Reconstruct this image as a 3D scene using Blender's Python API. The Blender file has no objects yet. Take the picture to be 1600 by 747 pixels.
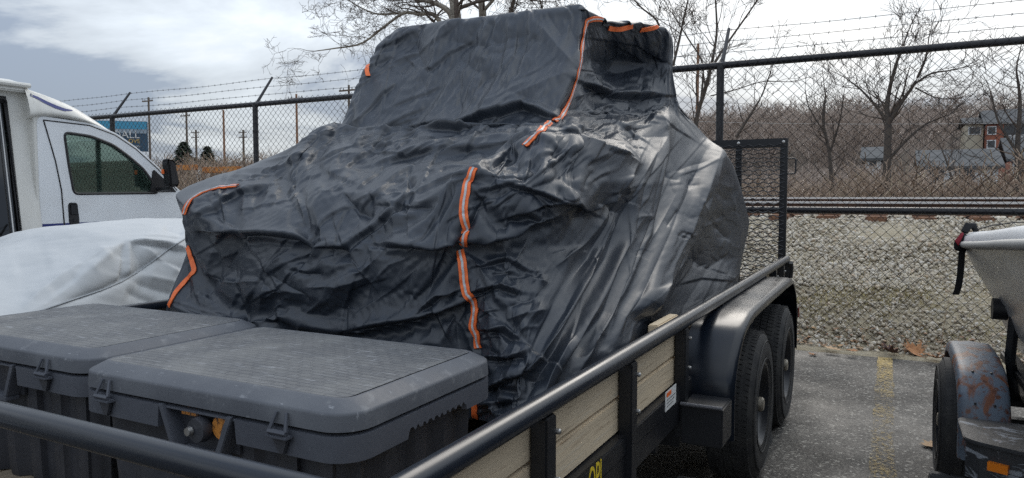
import bpy, bmesh, math, random
import numpy as np
from mathutils import Vector, Matrix
from mathutils.bvhtree import BVHTree

SC = bpy.context.scene
COL = SC.collection
PI = math.pi
R = math.radians

# ------------------------------------------------------------------ camera
F_PX, YAW, PIT, CAM_H = 1121.0, R(27.7), R(3.32), 1.32      # measured on the 1600 px photograph
cam = bpy.data.cameras.new('camera')
cam.sensor_width = 36.0
cam.lens = 36.0 * F_PX / 1600.0
cam.clip_start, cam.clip_end = 0.05, 2000.0
cam_ob = bpy.data.objects.new('camera', cam)
COL.objects.link(cam_ob)
cam_ob.location = (0, 0, CAM_H)
cam_ob.rotation_euler = (PI / 2 - PIT, 0, YAW)
SC.camera = cam_ob
RGT = np.array([math.cos(YAW), math.sin(YAW), 0.0])
FWD = np.array([-math.sin(YAW) * math.cos(PIT), math.cos(YAW) * math.cos(PIT), -math.sin(PIT)])
UPV = np.cross(RGT, FWD)
CAMP = np.array([0.0, 0.0, CAM_H])


def ray(x, y):
    return FWD + RGT * (x - 800) / F_PX + UPV * (373.5 - y) / F_PX


def at(x, y, ax, val):
    """point of the place seen at a pixel of the photograph, on a plane X/Y/Z = val"""
    d = ray(x, y)
    i = 'XYZ'.index(ax)
    return CAMP + d * (val - CAMP[i]) / d[i]


def proj(P):
    q = P - CAMP
    d = q @ FWD
    return 800 + F_PX * (q @ RGT) / d, 373.5 - F_PX * (q @ UPV) / d


# ------------------------------------------------------------------ sky and sun
SUN_AZ, SUN_EL = R(8), R(34)       # azimuth measured from +Y towards -X
SUN_DIR = Vector((-math.sin(SUN_AZ) * math.cos(SUN_EL), math.cos(SUN_AZ) * math.cos(SUN_EL), math.sin(SUN_EL)))
w = bpy.data.worlds.new('World')
SC.world = w
w.use_nodes = True
nt = w.node_tree
N, LK = nt.nodes, nt.links
N.clear()


def wn(t, **k):
    n = N.new(t)
    for a, b in k.items():
        setattr(n, a, b)
    return n


def wmath(op, a, b=None, clamp=False):
    n = wn('ShaderNodeMath', operation=op, use_clamp=clamp)
    for i, v in enumerate((a, b)):
        if v is None:
            continue
        if isinstance(v, (int, float)):
            n.inputs[i].default_value = v
        else:
            LK.new(v, n.inputs[i])
    return n.outputs[0]


sky = wn('ShaderNodeTexSky', sky_type='NISHITA', sun_disc=False, sun_elevation=SUN_EL, sun_rotation=-SUN_AZ,
         air_density=1.0, dust_density=2.0)
tc = wn('ShaderNodeTexCoord')
sep = wn('ShaderNodeSeparateXYZ')
LK.new(tc.outputs['Generated'], sep.inputs[0])
zc = wmath('ADD', wmath('MAXIMUM', sep.outputs[2], 0.0), 0.16)
cmb = wn('ShaderNodeCombineXYZ')
LK.new(wmath('DIVIDE', sep.outputs[0], zc), cmb.inputs[0])
LK.new(wmath('DIVIDE', sep.outputs[1], zc), cmb.inputs[1])
cmb.inputs[2].default_value = 15.3
n1 = wn('ShaderNodeTexNoise')
n1.inputs['Scale'].default_value = 0.62
n1.inputs['Detail'].default_value = 9
n1.inputs['Roughness'].default_value = 0.56
n1.inputs['Distortion'].default_value = 0.5
LK.new(cmb.outputs[0], n1.inputs['Vector'])
ramp = wn('ShaderNodeValToRGB')
cr = ramp.color_ramp
cr.elements[0].position, cr.elements[0].color = 0.42, (0.24, 0.285, 0.36, 1)
cr.elements[1].position, cr.elements[1].color = 0.62, (0.70, 0.725, 0.745, 1)
e = cr.elements.new(0.47)
e.color = (0.45, 0.49, 0.535, 1)
e = cr.elements.new(0.55)
e.color = (0.58, 0.63, 0.68, 1)
LK.new(n1.outputs[0], ramp.inputs[0])
# the cloud deck is brighter overhead and round the veiled sun
zen = wmath('ADD', wmath('MULTIPLY', wmath('MAXIMUM', sep.outputs[2], 0.0), 1.40), 0.76)
dot = wn('ShaderNodeVectorMath', operation='DOT_PRODUCT')
LK.new(tc.outputs['Generated'], dot.inputs[0])
dot.inputs[1].default_value = SUN_DIR
glow = wmath('POWER', wmath('MAXIMUM', dot.outputs['Value'], 0.0), 14.0)
gl = wmath('MULTIPLY', glow, 0.16)
lum = wmath('ADD', zen, gl)
vm = wn('ShaderNodeVectorMath', operation='SCALE')
LK.new(ramp.outputs[0], vm.inputs[0])
LK.new(wmath('MULTIPLY', lum, 10.0), vm.inputs['Scale'])
warm = wn('ShaderNodeMix', data_type='RGBA', blend_type='MULTIPLY')
LK.new(wmath('MULTIPLY', glow, 0.55), warm.inputs['Factor'])
LK.new(vm.outputs[0], warm.inputs['A'])
warm.inputs['B'].default_value = (1.0, 0.93, 0.80, 1)
mixs = wn('ShaderNodeMix', data_type='RGBA')
mixs.inputs['Factor'].default_value = 0.88
LK.new(sky.outputs[0], mixs.inputs['A'])
LK.new(warm.outputs['Result'], mixs.inputs['B'])
bg = wn('ShaderNodeBackground')
bg.inputs['Strength'].default_value = 0.1
LK.new(mixs.outputs['Result'], bg.inputs['Color'])
wo = wn('ShaderNodeOutputWorld')
LK.new(bg.outputs[0], wo.inputs[0])

sun = bpy.data.lights.new('sun', 'SUN')
sun.energy = 0.8
sun.angle = R(30)
sun.color = (1.0, 0.94, 0.86)
sun_ob = bpy.data.objects.new('sun', sun)
COL.objects.link(sun_ob)
sun_ob.rotation_euler = (-SUN_DIR).to_track_quat('-Z', 'Y').to_euler()
SC.view_settings.view_transform = 'Standard'
SC.view_settings.look = 'None'
SC.view_settings.exposure = 0.52
SC.view_settings.gamma = 1.0
SC.render.engine = 'CYCLES'
SC.cycles.max_bounces = 6
SC.cycles.transparent_max_bounces = 12
SC.cycles.use_denoising = False


# ------------------------------------------------------------------ materials
def mat(name, col, rough=0.6, metal=0.0, spec=0.5, var=None, bump=None, rvar=None, grain=None):
    """var = (scale, colour2, low, high[, stretch]); bump = list of (scale, strength, distance[, stretch]); rvar = (scale, low, high)"""
    m = bpy.data.materials.new(name)
    m.use_nodes = True
    t = m.node_tree
    b = t.nodes['Principled BSDF']
    b.inputs['Base Color'].default_value = (*col, 1)
    b.inputs['Roughness'].default_value = rough
    b.inputs['Metallic'].default_value = metal
    b.inputs['Specular IOR Level'].default_value = spec
    co = t.nodes.new('ShaderNodeTexCoord').outputs['Object']

    def noise(scale, stretch=None, detail=6, dist=0.0, rgh=0.6):
        v = co
        if stretch:
            mp = t.nodes.new('ShaderNodeMapping')
            mp.inputs['Scale'].default_value = stretch
            t.links.new(v, mp.inputs[0])
            v = mp.outputs[0]
        n = t.nodes.new('ShaderNodeTexNoise')
        n.inputs['Scale'].default_value = scale
        n.inputs['Detail'].default_value = detail
        n.inputs['Roughness'].default_value = rgh
        n.inputs['Distortion'].default_value = dist
        t.links.new(v, n.inputs['Vector'])
        return n.outputs[0]

    def rng(sock, lo, hi, a=0.0, c=1.0):
        r = t.nodes.new('ShaderNodeMapRange')
        r.inputs[1].default_value, r.inputs[2].default_value = lo, hi
        r.inputs[3].default_value, r.inputs[4].default_value = a, c
        t.links.new(sock, r.inputs[0])
        return r.outputs[0]
    cur = None
    for v in ([] if var is None else (var if isinstance(var, list) else [var])):
        f = rng(noise(v[0], v[4] if len(v) > 4 else None, dist=v[5] if len(v) > 5 else 0.0), v[2], v[3])
        mx = t.nodes.new('ShaderNodeMix')
        mx.data_type = 'RGBA'
        t.links.new(f, mx.inputs['Factor'])
        if cur is None:
            mx.inputs['A'].default_value = (*col, 1)
        else:
            t.links.new(cur, mx.inputs['A'])
        mx.inputs['B'].default_value = (*v[1], 1)
        cur = mx.outputs['Result']
    if cur is not None:
        t.links.new(cur, b.inputs['Base Color'])
    if rvar:
        t.links.new(rng(noise(rvar[0]), 0.35, 0.65, rvar[1], rvar[2]), b.inputs['Roughness'])
    prev = None
    for bp in (bump or []):
        bn = t.nodes.new('ShaderNodeBump')
        bn.inputs['Strength'].default_value = bp[1]
        bn.inputs['Distance'].default_value = bp[2]
        t.links.new(noise(bp[0], bp[3] if len(bp) > 3 else None), bn.inputs['Height'])
        if prev:
            t.links.new(prev, bn.inputs['Normal'])
        prev = bn.outputs[0]
    if prev:
        t.links.new(prev, b.inputs['Normal'])
    m['_bsdf'] = 1
    return m


def bsdf(m):
    return m.node_tree.nodes['Principled BSDF']


# ------------------------------------------------------------------ mesh building
class MB:
    def __init__(s):
        s.v, s.f, s.mi = [], [], []
        s.cur = 0

    def add(s, vs, fs):
        o = len(s.v)
        s.v.extend([tuple(map(float, p)) for p in vs])
        s.f.extend([tuple(i + o for i in f) for f in fs])
        s.mi.extend([s.cur] * len(fs))
        return s

    def box(s, x0, x1, y0, y1, z0, z1, b=0.0):
        """box with chamfered edges"""
        if b <= 0:
            v = [(x, y, z) for z in (z0, z1) for x, y in ((x0, y0), (x1, y0), (x1, y1), (x0, y1))]
            return s.add(v, [(3, 2, 1, 0), (4, 5, 6, 7), (0, 1, 5, 4), (1, 2, 6, 5), (2, 3, 7, 6), (3, 0, 4, 7)])
        bm = bmesh.new()
        bmesh.ops.create_cube(bm, size=1.0, matrix=Matrix.Translation(((x0 + x1) / 2, (y0 + y1) / 2, (z0 + z1) / 2)) @
                              Matrix.Diagonal((x1 - x0, y1 - y0, z1 - z0, 1)))
        bmesh.ops.bevel(bm, geom=bm.edges[:], offset=b, segments=2, affect='EDGES')
        return s.bm(bm)

    def bm(s, bm):
        bm.verts.ensure_lookup_table()
        bm.verts.index_update()
        s.add([v.co[:] for v in bm.verts], [[v.index for v in f.verts] for f in bm.faces])
        bm.free()
        return s

    def tube(s, pts, rad, n=8, cap=True, squash=None):
        pts = [Vector(p) for p in pts]
        if isinstance(rad, (int, float)):
            rad = [rad] * len(pts)
        vs, fs = [], []
        ref = None
        for i, p in enumerate(pts):
            d = (pts[min(i + 1, len(pts) - 1)] - pts[max(i - 1, 0)])
            if d.length < 1e-9:
                d = Vector((0, 0, 1))
            d.normalize()
            if ref is None:
                ref = Vector((0, 0, 1)) if abs(d.z) < 0.9 else Vector((1, 0, 0))
            a = d.cross(ref)
            if a.length < 1e-6:
                a = d.orthogonal()
            a.normalize()
            bb = a.cross(d).normalized()
            ref = bb
            for k in range(n):
                t = 2 * PI * k / n
                vs.append(p + (a * math.cos(t) + bb * math.sin(t)) * rad[i])
        for i in range(len(pts) - 1):
            for k in range(n):
                k2 = (k + 1) % n
                fs.append((i * n + k, i * n + k2, (i + 1) * n + k2, (i + 1) * n + k))
        if cap and n > 2:
            fs.append(tuple(range(n - 1, -1, -1)))
            fs.append(tuple((len(pts) - 1) * n + k for k in range(n)))
        return s.add(vs, fs)

    def lathe(s, prof, c, axis='X', n=40, a0=0.0, a1=2 * PI, closed=True):
        """prof = list of (along axis, radius) ; closed ring unless a0..a1 is an arc"""
        full = abs(a1 - a0 - 2 * PI) < 1e-6
        m = n if full else n + 1
        vs, fs = [], []
        for k in range(m):
            t = a0 + (a1 - a0) * k / n
            for (h, r) in prof:
                p = {'X': (h, r * math.cos(t), r * math.sin(t)), 'Z': (r * math.cos(t), r * math.sin(t), h),
                     'Y': (r * math.cos(t), h, r * math.sin(t))}[axis]
                vs.append((c[0] + p[0], c[1] + p[1], c[2] + p[2]))
        q = len(prof)
        for k in range(n):
            k2 = (k + 1) % m
            for j in range(q - 1 + (1 if closed else 0)):
                j2 = (j + 1) % q
                fs.append((k * q + j, k2 * q + j, k2 * q + j2, k * q + j2))
        return s.add(vs, fs)

    def prism(s, poly, axis, a, b, bevel=0.0):
        """poly (two coordinates) swept along axis from a to b; X -> (y,z), Y -> (x,z), Z -> (x,y)"""
        mk = {'X': lambda p, h: (h, p[0], p[1]), 'Y': lambda p, h: (p[0], h, p[1]), 'Z': lambda p, h: (p[0], p[1], h)}[axis]
        n = len(poly)
        bm = bmesh.new()
        v0 = [bm.verts.new(mk(p, a)) for p in poly]
        v1 = [bm.verts.new(mk(p, b)) for p in poly]
        bm.faces.new(v0[::-1])
        bm.faces.new(v1)
        for i in range(n):
            bm.faces.new((v0[i], v0[(i + 1) % n], v1[(i + 1) % n], v1[i]))
        bmesh.ops.recalc_face_normals(bm, faces=bm.faces[:])
        if bevel:
            bmesh.ops.bevel(bm, geom=bm.edges[:], offset=bevel, segments=2, affect='EDGES')
        return s.bm(bm)

    def grid(s, P, wrap=False):
        """P: array (n, m, 3)"""
        n, m = P.shape[:2]
        fs = []
        for i in range(n - 1):
            for j in range(m if wrap else m - 1):
                j2 = (j + 1) % m
                fs.append((i * m + j, i * m + j2, (i + 1) * m + j2, (i + 1) * m + j))
        return s.add(P.reshape(-1, 3), fs)

    def build(s, name, m, parent=None, smooth=True, angle=40, **props):
        me = bpy.data.meshes.new(name)
        o = bpy.data.objects.new(name, me)
        COL.objects.link(o)
        off = Vector((0, 0, 0))
        if parent is not None:
            o.parent = parent
            off = ORG.get(parent.name, Vector((0, 0, 0)))
        ORG[o.name] = off
        me.from_pydata([(v[0] - off.x, v[1] - off.y, v[2] - off.z) for v in s.v], [], s.f)
        for mm in (m if isinstance(m, (list, tuple)) else [m]):
            me.materials.append(mm)
        if any(s.mi):
            me.polygons.foreach_set('material_index', s.mi)
        finish(me, smooth, angle)
        for k, v in props.items():
            o[k] = v
        return o


ORG = {}


def finish(me, smooth=True, angle=40):
    me.update()
    bm = bmesh.new()
    bm.from_mesh(me)
    bmesh.ops.recalc_face_normals(bm, faces=bm.faces[:])
    bm.to_mesh(me)
    bm.free()
    if smooth:
        me.polygons.foreach_set('use_smooth', [True] * len(me.polygons))
        me.set_sharp_from_angle(angle=R(angle))


def np_mesh(name, V, Fq, m, parent=None, smooth=False, **props):
    """big mesh straight from arrays; Fq (k, 3 or 4)"""
    me = bpy.data.meshes.new(name)
    V = np.asarray(V, np.float32)
    Fq = np.asarray(Fq, np.int32)
    off = ORG.get(parent.name, Vector((0, 0, 0))) if parent is not None else Vector((0, 0, 0))
    V = V - np.array(off, np.float32)
    k = Fq.shape[1]
    me.vertices.add(len(V))
    me.vertices.foreach_set('co', V.ravel())
    me.loops.add(Fq.size)
    me.loops.foreach_set('vertex_index', Fq.ravel())
    me.polygons.add(len(Fq))
    me.polygons.foreach_set('loop_start', np.arange(len(Fq), dtype=np.int32) * k)
    me.update(calc_edges=True)
    if smooth:
        me.polygons.foreach_set('use_smooth', [True] * len(me.polygons))
    if m is not None:
        me.materials.append(m)
    o = bpy.data.objects.new(name, me)
    COL.objects.link(o)
    if parent is not None:
        o.parent = parent
    ORG[o.name] = off
    for a, b in props.items():
        o[a] = b
    return o


def thing(name, loc, label, cat, group=None, rz=0.0):
    o = bpy.data.objects.new(name, None)
    COL.objects.link(o)
    o.location = loc
    o.rotation_euler = (0, 0, rz)
    o.empty_display_size = 0.2
    ORG[o.name] = Vector(loc)
    o['label'] = label
    o['category'] = cat
    if group:
        o['group'] = group
    return o


def tag(o, label, cat, group=None, kind=None):
    o['label'] = label
    o['category'] = cat
    if group:
        o['group'] = group
    if kind:
        o['kind'] = kind
    return o


def fillet(poly, r, seg=5):
    """round the corners of a closed 2D polygon"""
    out = []
    n = len(poly)
    for i in range(n):
        p0, p, p1 = Vector(poly[i - 1]), Vector(poly[i]), Vector(poly[(i + 1) % n])
        a, b = (p0 - p), (p1 - p)
        rr = min(r, a.length * 0.45, b.length * 0.45)
        A, B = p + a.normalized() * rr, p + b.normalized() * rr
        for k in range(seg + 1):
            t = k / seg
            out.append(tuple((1 - t) ** 2 * A + 2 * t * (1 - t) * p + t * t * B))
    return out


def sheet(outer, holes, axis, pos, depth, bevel=0.0):
    """flat panel with holes: returns bmesh-ready (verts, faces); axis X -> polygon in (y,z)"""
    cu = bpy.data.curves.new('tmp', 'CURVE')
    cu.dimensions = '2D'
    cu.fill_mode = 'BOTH'
    cu.extrude = depth / 2
    cu.bevel_depth = bevel
    cu.bevel_resolution = 1
    for poly in [outer] + holes:
        sp = cu.splines.new('POLY')
        sp.points.add(len(poly) - 1)
        for i, p in enumerate(poly):
            sp.points[i].co = (p[0], p[1], 0, 1)
        sp.use_cyclic_u = True
    o = bpy.data.objects.new('tmp', cu)
    COL.objects.link(o)
    dg = bpy.context.evaluated_depsgraph_get()
    me = bpy.data.meshes.new_from_object(o.evaluated_get(dg))
    vs = [v.co[:] for v in me.vertices]
    fs = [tuple(p.vertices) for p in me.polygons]
    bpy.data.objects.remove(o)
    bpy.data.curves.remove(cu)
    bpy.data.meshes.remove(me)
    mk = {'X': lambda v: (pos + v[2], v[0], v[1]), 'Y': lambda v: (v[0], pos + v[2], v[1]), 'Z': lambda v: (v[0], v[1], pos + v[2])}[axis]
    return [mk(v) for v in vs], fs


def text_geo(body, size, depth):
    cu = bpy.data.curves.new('tmp', 'FONT')
    cu.body = body
    cu.size = size
    cu.extrude = depth
    o = bpy.data.objects.new('tmp', cu)
    COL.objects.link(o)
    dg = bpy.context.evaluated_depsgraph_get()
    me = bpy.data.meshes.new_from_object(o.evaluated_get(dg))
    vs = [v.co[:] for v in me.vertices]
    fs = [tuple(p.vertices) for p in me.polygons]
    bpy.data.objects.remove(o)
    bpy.data.curves.remove(cu)
    bpy.data.meshes.remove(me)
    return vs, fs
# ------------------------------------------------------------------ the covered vehicle
RNG = np.random.default_rng(7)
P_ = lambda x, y, a, v: at(x, y, a, v)
T_ = lambda *p: np.array(p, float)
POLE = T_(-1.8, 3.35, 2.2)
# spokes run from the roof's middle over roof edge, windscreen / side, shoulder, face and down to the hem
spokes = [
    # left front corner
    [P_(622, 44, 'Y', 3.02), P_(567, 110, 'Y', 2.82), P_(533, 196, 'Y', 2.62), P_(462, 228, 'Y', 2.36), P_(374, 284, 'Y', 2.14),
     P_(286, 318, 'Y', 1.95), P_(291, 395, 'Y', 2.0), P_(264, 470, 'Y', 1.9), T_(-2.56, 1.86, .66)],
    [P_(662, 37, 'Y', 3.0), P_(625, 110, 'Y', 2.8), P_(590, 196, 'Y', 2.6), P_(500, 232, 'Y', 2.33), P_(425, 283, 'Y', 2.03),
     P_(375, 352, 'Y', 1.88), P_(340, 420, 'Y', 1.92), P_(325, 490, 'Y', 1.86), T_(-2.36, 1.84, .64)],
    [P_(700, 32, 'Y', 2.98), P_(672, 110, 'Y', 2.78), P_(650, 194, 'Y', 2.6), P_(570, 232, 'Y', 2.3), P_(500, 285, 'Y', 2.0),
     P_(465, 362, 'Y', 1.84), P_(440, 430, 'Y', 1.84), P_(420, 500, 'Y', 1.84), T_(-2.0, 1.83, .62)],
    [P_(760, 24, 'Y', 2.96), P_(735, 108, 'Y', 2.76), P_(715, 190, 'Y', 2.58), P_(640, 232, 'Y', 2.28), P_(580, 290, 'Y', 1.98),
     P_(560, 372, 'Y', 1.82), P_(545, 440, 'Y', 1.83), P_(540, 515, 'Y', 1.82), T_(-1.7, 1.82, .61)],
    [P_(832, 15, 'Y', 2.95), P_(812, 104, 'Y', 2.75), P_(785, 186, 'Y', 2.55), P_(725, 232, 'Y', 2.24), P_(672, 285, 'Y', 1.94),
     P_(655, 380, 'Y', 1.80), P_(645, 450, 'Y', 1.83), P_(640, 540, 'Y', 1.80), T_(-1.4, 1.82, .6)],
    # along the orange strip
    [P_(905, 6, 'Y', 2.96), P_(898, 100, 'Y', 2.78), P_(856, 186, 'Y', 2.52), P_(808, 228, 'Y', 2.25), P_(741, 262, 'Y', 1.93),
     P_(721, 385, 'Y', 1.84), P_(730, 462, 'Y', 1.86), P_(745, 540, 'Y', 1.88), P_(742, 655, 'Y', 1.84)],
    [P_(918, 14, 'X', -1.16), P_(922, 100, 'X', -1.24), P_(905, 166, 'X', -1.16), P_(858, 228, 'X', -1.08), P_(820, 275, 'X', -0.99),
     P_(800, 365, 'X', -1.01), P_(790, 455, 'X', -1.0), P_(785, 550, 'X', -0.99), P_(772, 662, 'X', -0.98)],
    [P_(950, 30, 'X', -1.14), P_(962, 95, 'X', -1.22), P_(956, 160, 'X', -1.15), P_(925, 232, 'X', -1.0), P_(893, 282, 'X', -0.93),
     P_(862, 375, 'X', -0.96), P_(835, 470, 'X', -0.93), P_(818, 560, 'X', -0.92), P_(800, 665, 'X', -0.91)],
    [P_(1000, 34, 'X', -1.08), P_(1005, 95, 'X', -1.15), P_(1000, 158, 'X', -1.09), P_(985, 230, 'X', -0.98), P_(975, 285, 'X', -0.90),
     P_(930, 380, 'X', -0.94), P_(897, 470, 'X', -0.89), P_(870, 560, 'X', -0.86), P_(850, 650, 'X', -0.85)],
    [P_(1038, 42, 'X', -1.03), P_(1038, 95, 'X', -1.06), P_(1036, 152, 'X', -1.04), P_(1030, 215, 'X', -0.98), P_(1018, 285, 'X', -0.92),
     P_(975, 380, 'X', -0.90), P_(945, 470, 'X', -0.86), P_(925, 550, 'X', -0.82), P_(915, 630, 'X', -0.80)],
    [P_(1045, 52, 'X', -1.06), P_(1047, 105, 'X', -1.05), P_(1054, 152, 'X', -1.04), P_(1072, 212, 'X', -0.98), P_(1065, 285, 'X', -0.94),
     P_(1030, 370, 'X', -0.88), P_(1000, 450, 'X', -0.84), P_(985, 530, 'X', -0.78), P_(975, 590, 'X', -0.76)],
    [T_(-1.18, 4.0, 2.2), T_(-1.15, 4.06, 2.05), P_(1061, 162, 'X', -1.06), P_(1105, 214, 'X', -0.98), P_(1133, 241, 'X', -0.86),
     P_(1100, 335, 'X', -0.93), P_(1068, 410, 'X', -0.93), P_(1035, 485, 'X', -0.88), P_(1020, 535, 'X', -0.84)],
    [T_(-1.3, 4.02, 2.2), T_(-1.3, 4.1, 2.03), T_(-1.22, 4.28, 1.76), T_(-1.18, 4.5, 1.62), P_(1147, 265, 'X', -0.93),
     P_(1172, 345, 'X', -0.93), P_(1160, 400, 'X', -0.92), P_(1152, 446, 'X', -0.86), P_(1105, 485, 'X', -0.82)],
    # behind, seen from the side only
    [T_(-1.5, 4.0, 2.2), T_(-1.5, 4.15, 2.02), T_(-1.5, 4.35, 1.74), T_(-1.45, 4.7, 1.58), T_(-1.3, 5.05, 1.40),
     T_(-1.2, 5.2, 1.15), T_(-1.2, 5.15, .98), T_(-1.22, 5.1, .82), T_(-1.25, 5.05, .66)],
    [T_(-1.8, 4.0, 2.2), T_(-1.8, 4.15, 2.02), T_(-1.8, 4.35, 1.74), T_(-1.8, 4.7, 1.58), T_(-1.8, 5.1, 1.40),
     T_(-1.8, 5.22, 1.15), T_(-1.8, 5.18, .98), T_(-1.8, 5.12, .82), T_(-1.8, 5.08, .64)],
    [T_(-2.25, 3.95, 2.18), T_(-2.3, 4.1, 2.0), T_(-2.3, 4.35, 1.74), T_(-2.35, 4.7, 1.58), T_(-2.45, 5.0, 1.40),
     T_(-2.5, 5.1, 1.15), T_(-2.5, 5.08, .98), T_(-2.5, 5.05, .82), T_(-2.5, 5.0, .66)],
    [T_(-2.36, 3.6, 2.15), T_(-2.45, 3.62, 1.95), T_(-2.5, 3.7, 1.66), T_(-2.55, 3.75, 1.5), T_(-2.62, 3.8, 1.35),
     T_(-2.66, 3.8, 1.12), T_(-2.66, 3.8, .95), T_(-2.66, 3.8, .80), T_(-2.64, 3.8, .66)],
    [T_(-2.33, 3.25, 2.13), T_(-2.42, 3.1, 1.93), T_(-2.45, 2.9, 1.64), P_(405, 258, 'Y', 2.62), P_(338, 274, 'Y', 2.42),
     P_(290, 300, 'Y', 2.22), T_(-2.62, 2.3, .98), T_(-2.66, 2.25, .82), T_(-2.64, 2.2, .66)],
]
rows_ = []
for k_, s in enumerate(spokes):
    s = [np.array(p, float) for p in s]
    up_ = 0.03 if k_ < 6 else (0.008 if k_ < 8 else 0.0)
    s.insert(3, s[2] + (s[3] - s[2]) * .20 + np.array((0, 0, up_)))       # the cloth breaks sharply at the foot of the cab
    rows_.append(np.vstack([POLE[None], np.array(s)]))
CTRL = np.stack(rows_)      # (spoke, level, 3)
NS, NL = CTRL.shape[:2]


def cat(P, t, wrap, lin):
    """Catmull-Rom along axis 0 blended with straight runs (lin = share of straight)"""
    n = len(P)
    i = np.floor(t).astype(int)
    f = t - i
    if wrap:
        g = lambda k: P[(i + k) % n]
    else:
        i = np.minimum(i, n - 2)
        f = t - i
        g = lambda k: P[np.clip(i + k, 0, n - 1)]
    f = f.reshape(-1, *([1] * (P.ndim - 1)))
    p0, p1, p2, p3 = g(-1), g(0), g(1), g(2)
    c = 0.5 * (2 * p1 + (p2 - p0) * f + (2 * p0 - 5 * p1 + 4 * p2 - p3) * f ** 2 + (3 * p1 - p0 - 3 * p2 + p3) * f ** 3)
    return c * (1 - lin) + (p1 * (1 - f) + p2 * f) * lin


VIS = 13            # spokes that face the photo carry most of the mesh


def cover_grid(cu, cv_):
    """cu columns per seen spoke (a sixth of that behind), cv_ rows per level"""
    ch = cu // 6
    t = np.concatenate([np.arange(VIS * cu) / cu, VIS + np.arange((NS - VIS) * ch) / ch])
    A = cat(CTRL.transpose(1, 0, 2), np.linspace(0, NL - 1, (NL - 1) * cv_ + 1), False, 0.62).transpose(1, 0, 2)
    return cat(A, t, True, 0.66)


def normals(G):
    du = np.roll(G, -1, 0) - np.roll(G, 1, 0)
    dv = np.empty_like(G)
    dv[:, 1:-1] = G[:, 2:] - G[:, :-2]
    dv[:, 0] = G[:, 1] - G[:, 0]
    dv[:, -1] = G[:, -1] - G[:, -2]
    n = np.cross(dv, du)
    n /= np.linalg.norm(n, axis=2, keepdims=True) + 1e-9
    c = G.reshape(-1, 3).mean(0)
    if (n * (G - c)).sum() < 0:
        n = -n
    return n


def blur(A, k=1):
    for _ in range(k):
        A = (np.roll(A, 1, 0) + np.roll(A, -1, 0) + 2 * A) / 4
        B = A.copy()
        B[:, 1:-1] = (A[:, 2:] + A[:, :-2] + 2 * A[:, 1:-1]) / 4
        A = B
    return A


def up2(D, k, kv):
    """finer copy of an offset field on the next grid (k, kv = refinement)"""
    def lin(A, n_new, wrap):
        n = A.shape[0]
        t = np.arange(n_new) * (n / n_new) if wrap else np.linspace(0, n - 1, n_new)
        return cat(A, t, wrap, 0)
    return lin(lin(D.transpose(1, 0, 2), kv, False).transpose(1, 0, 2), k, True)


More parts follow.
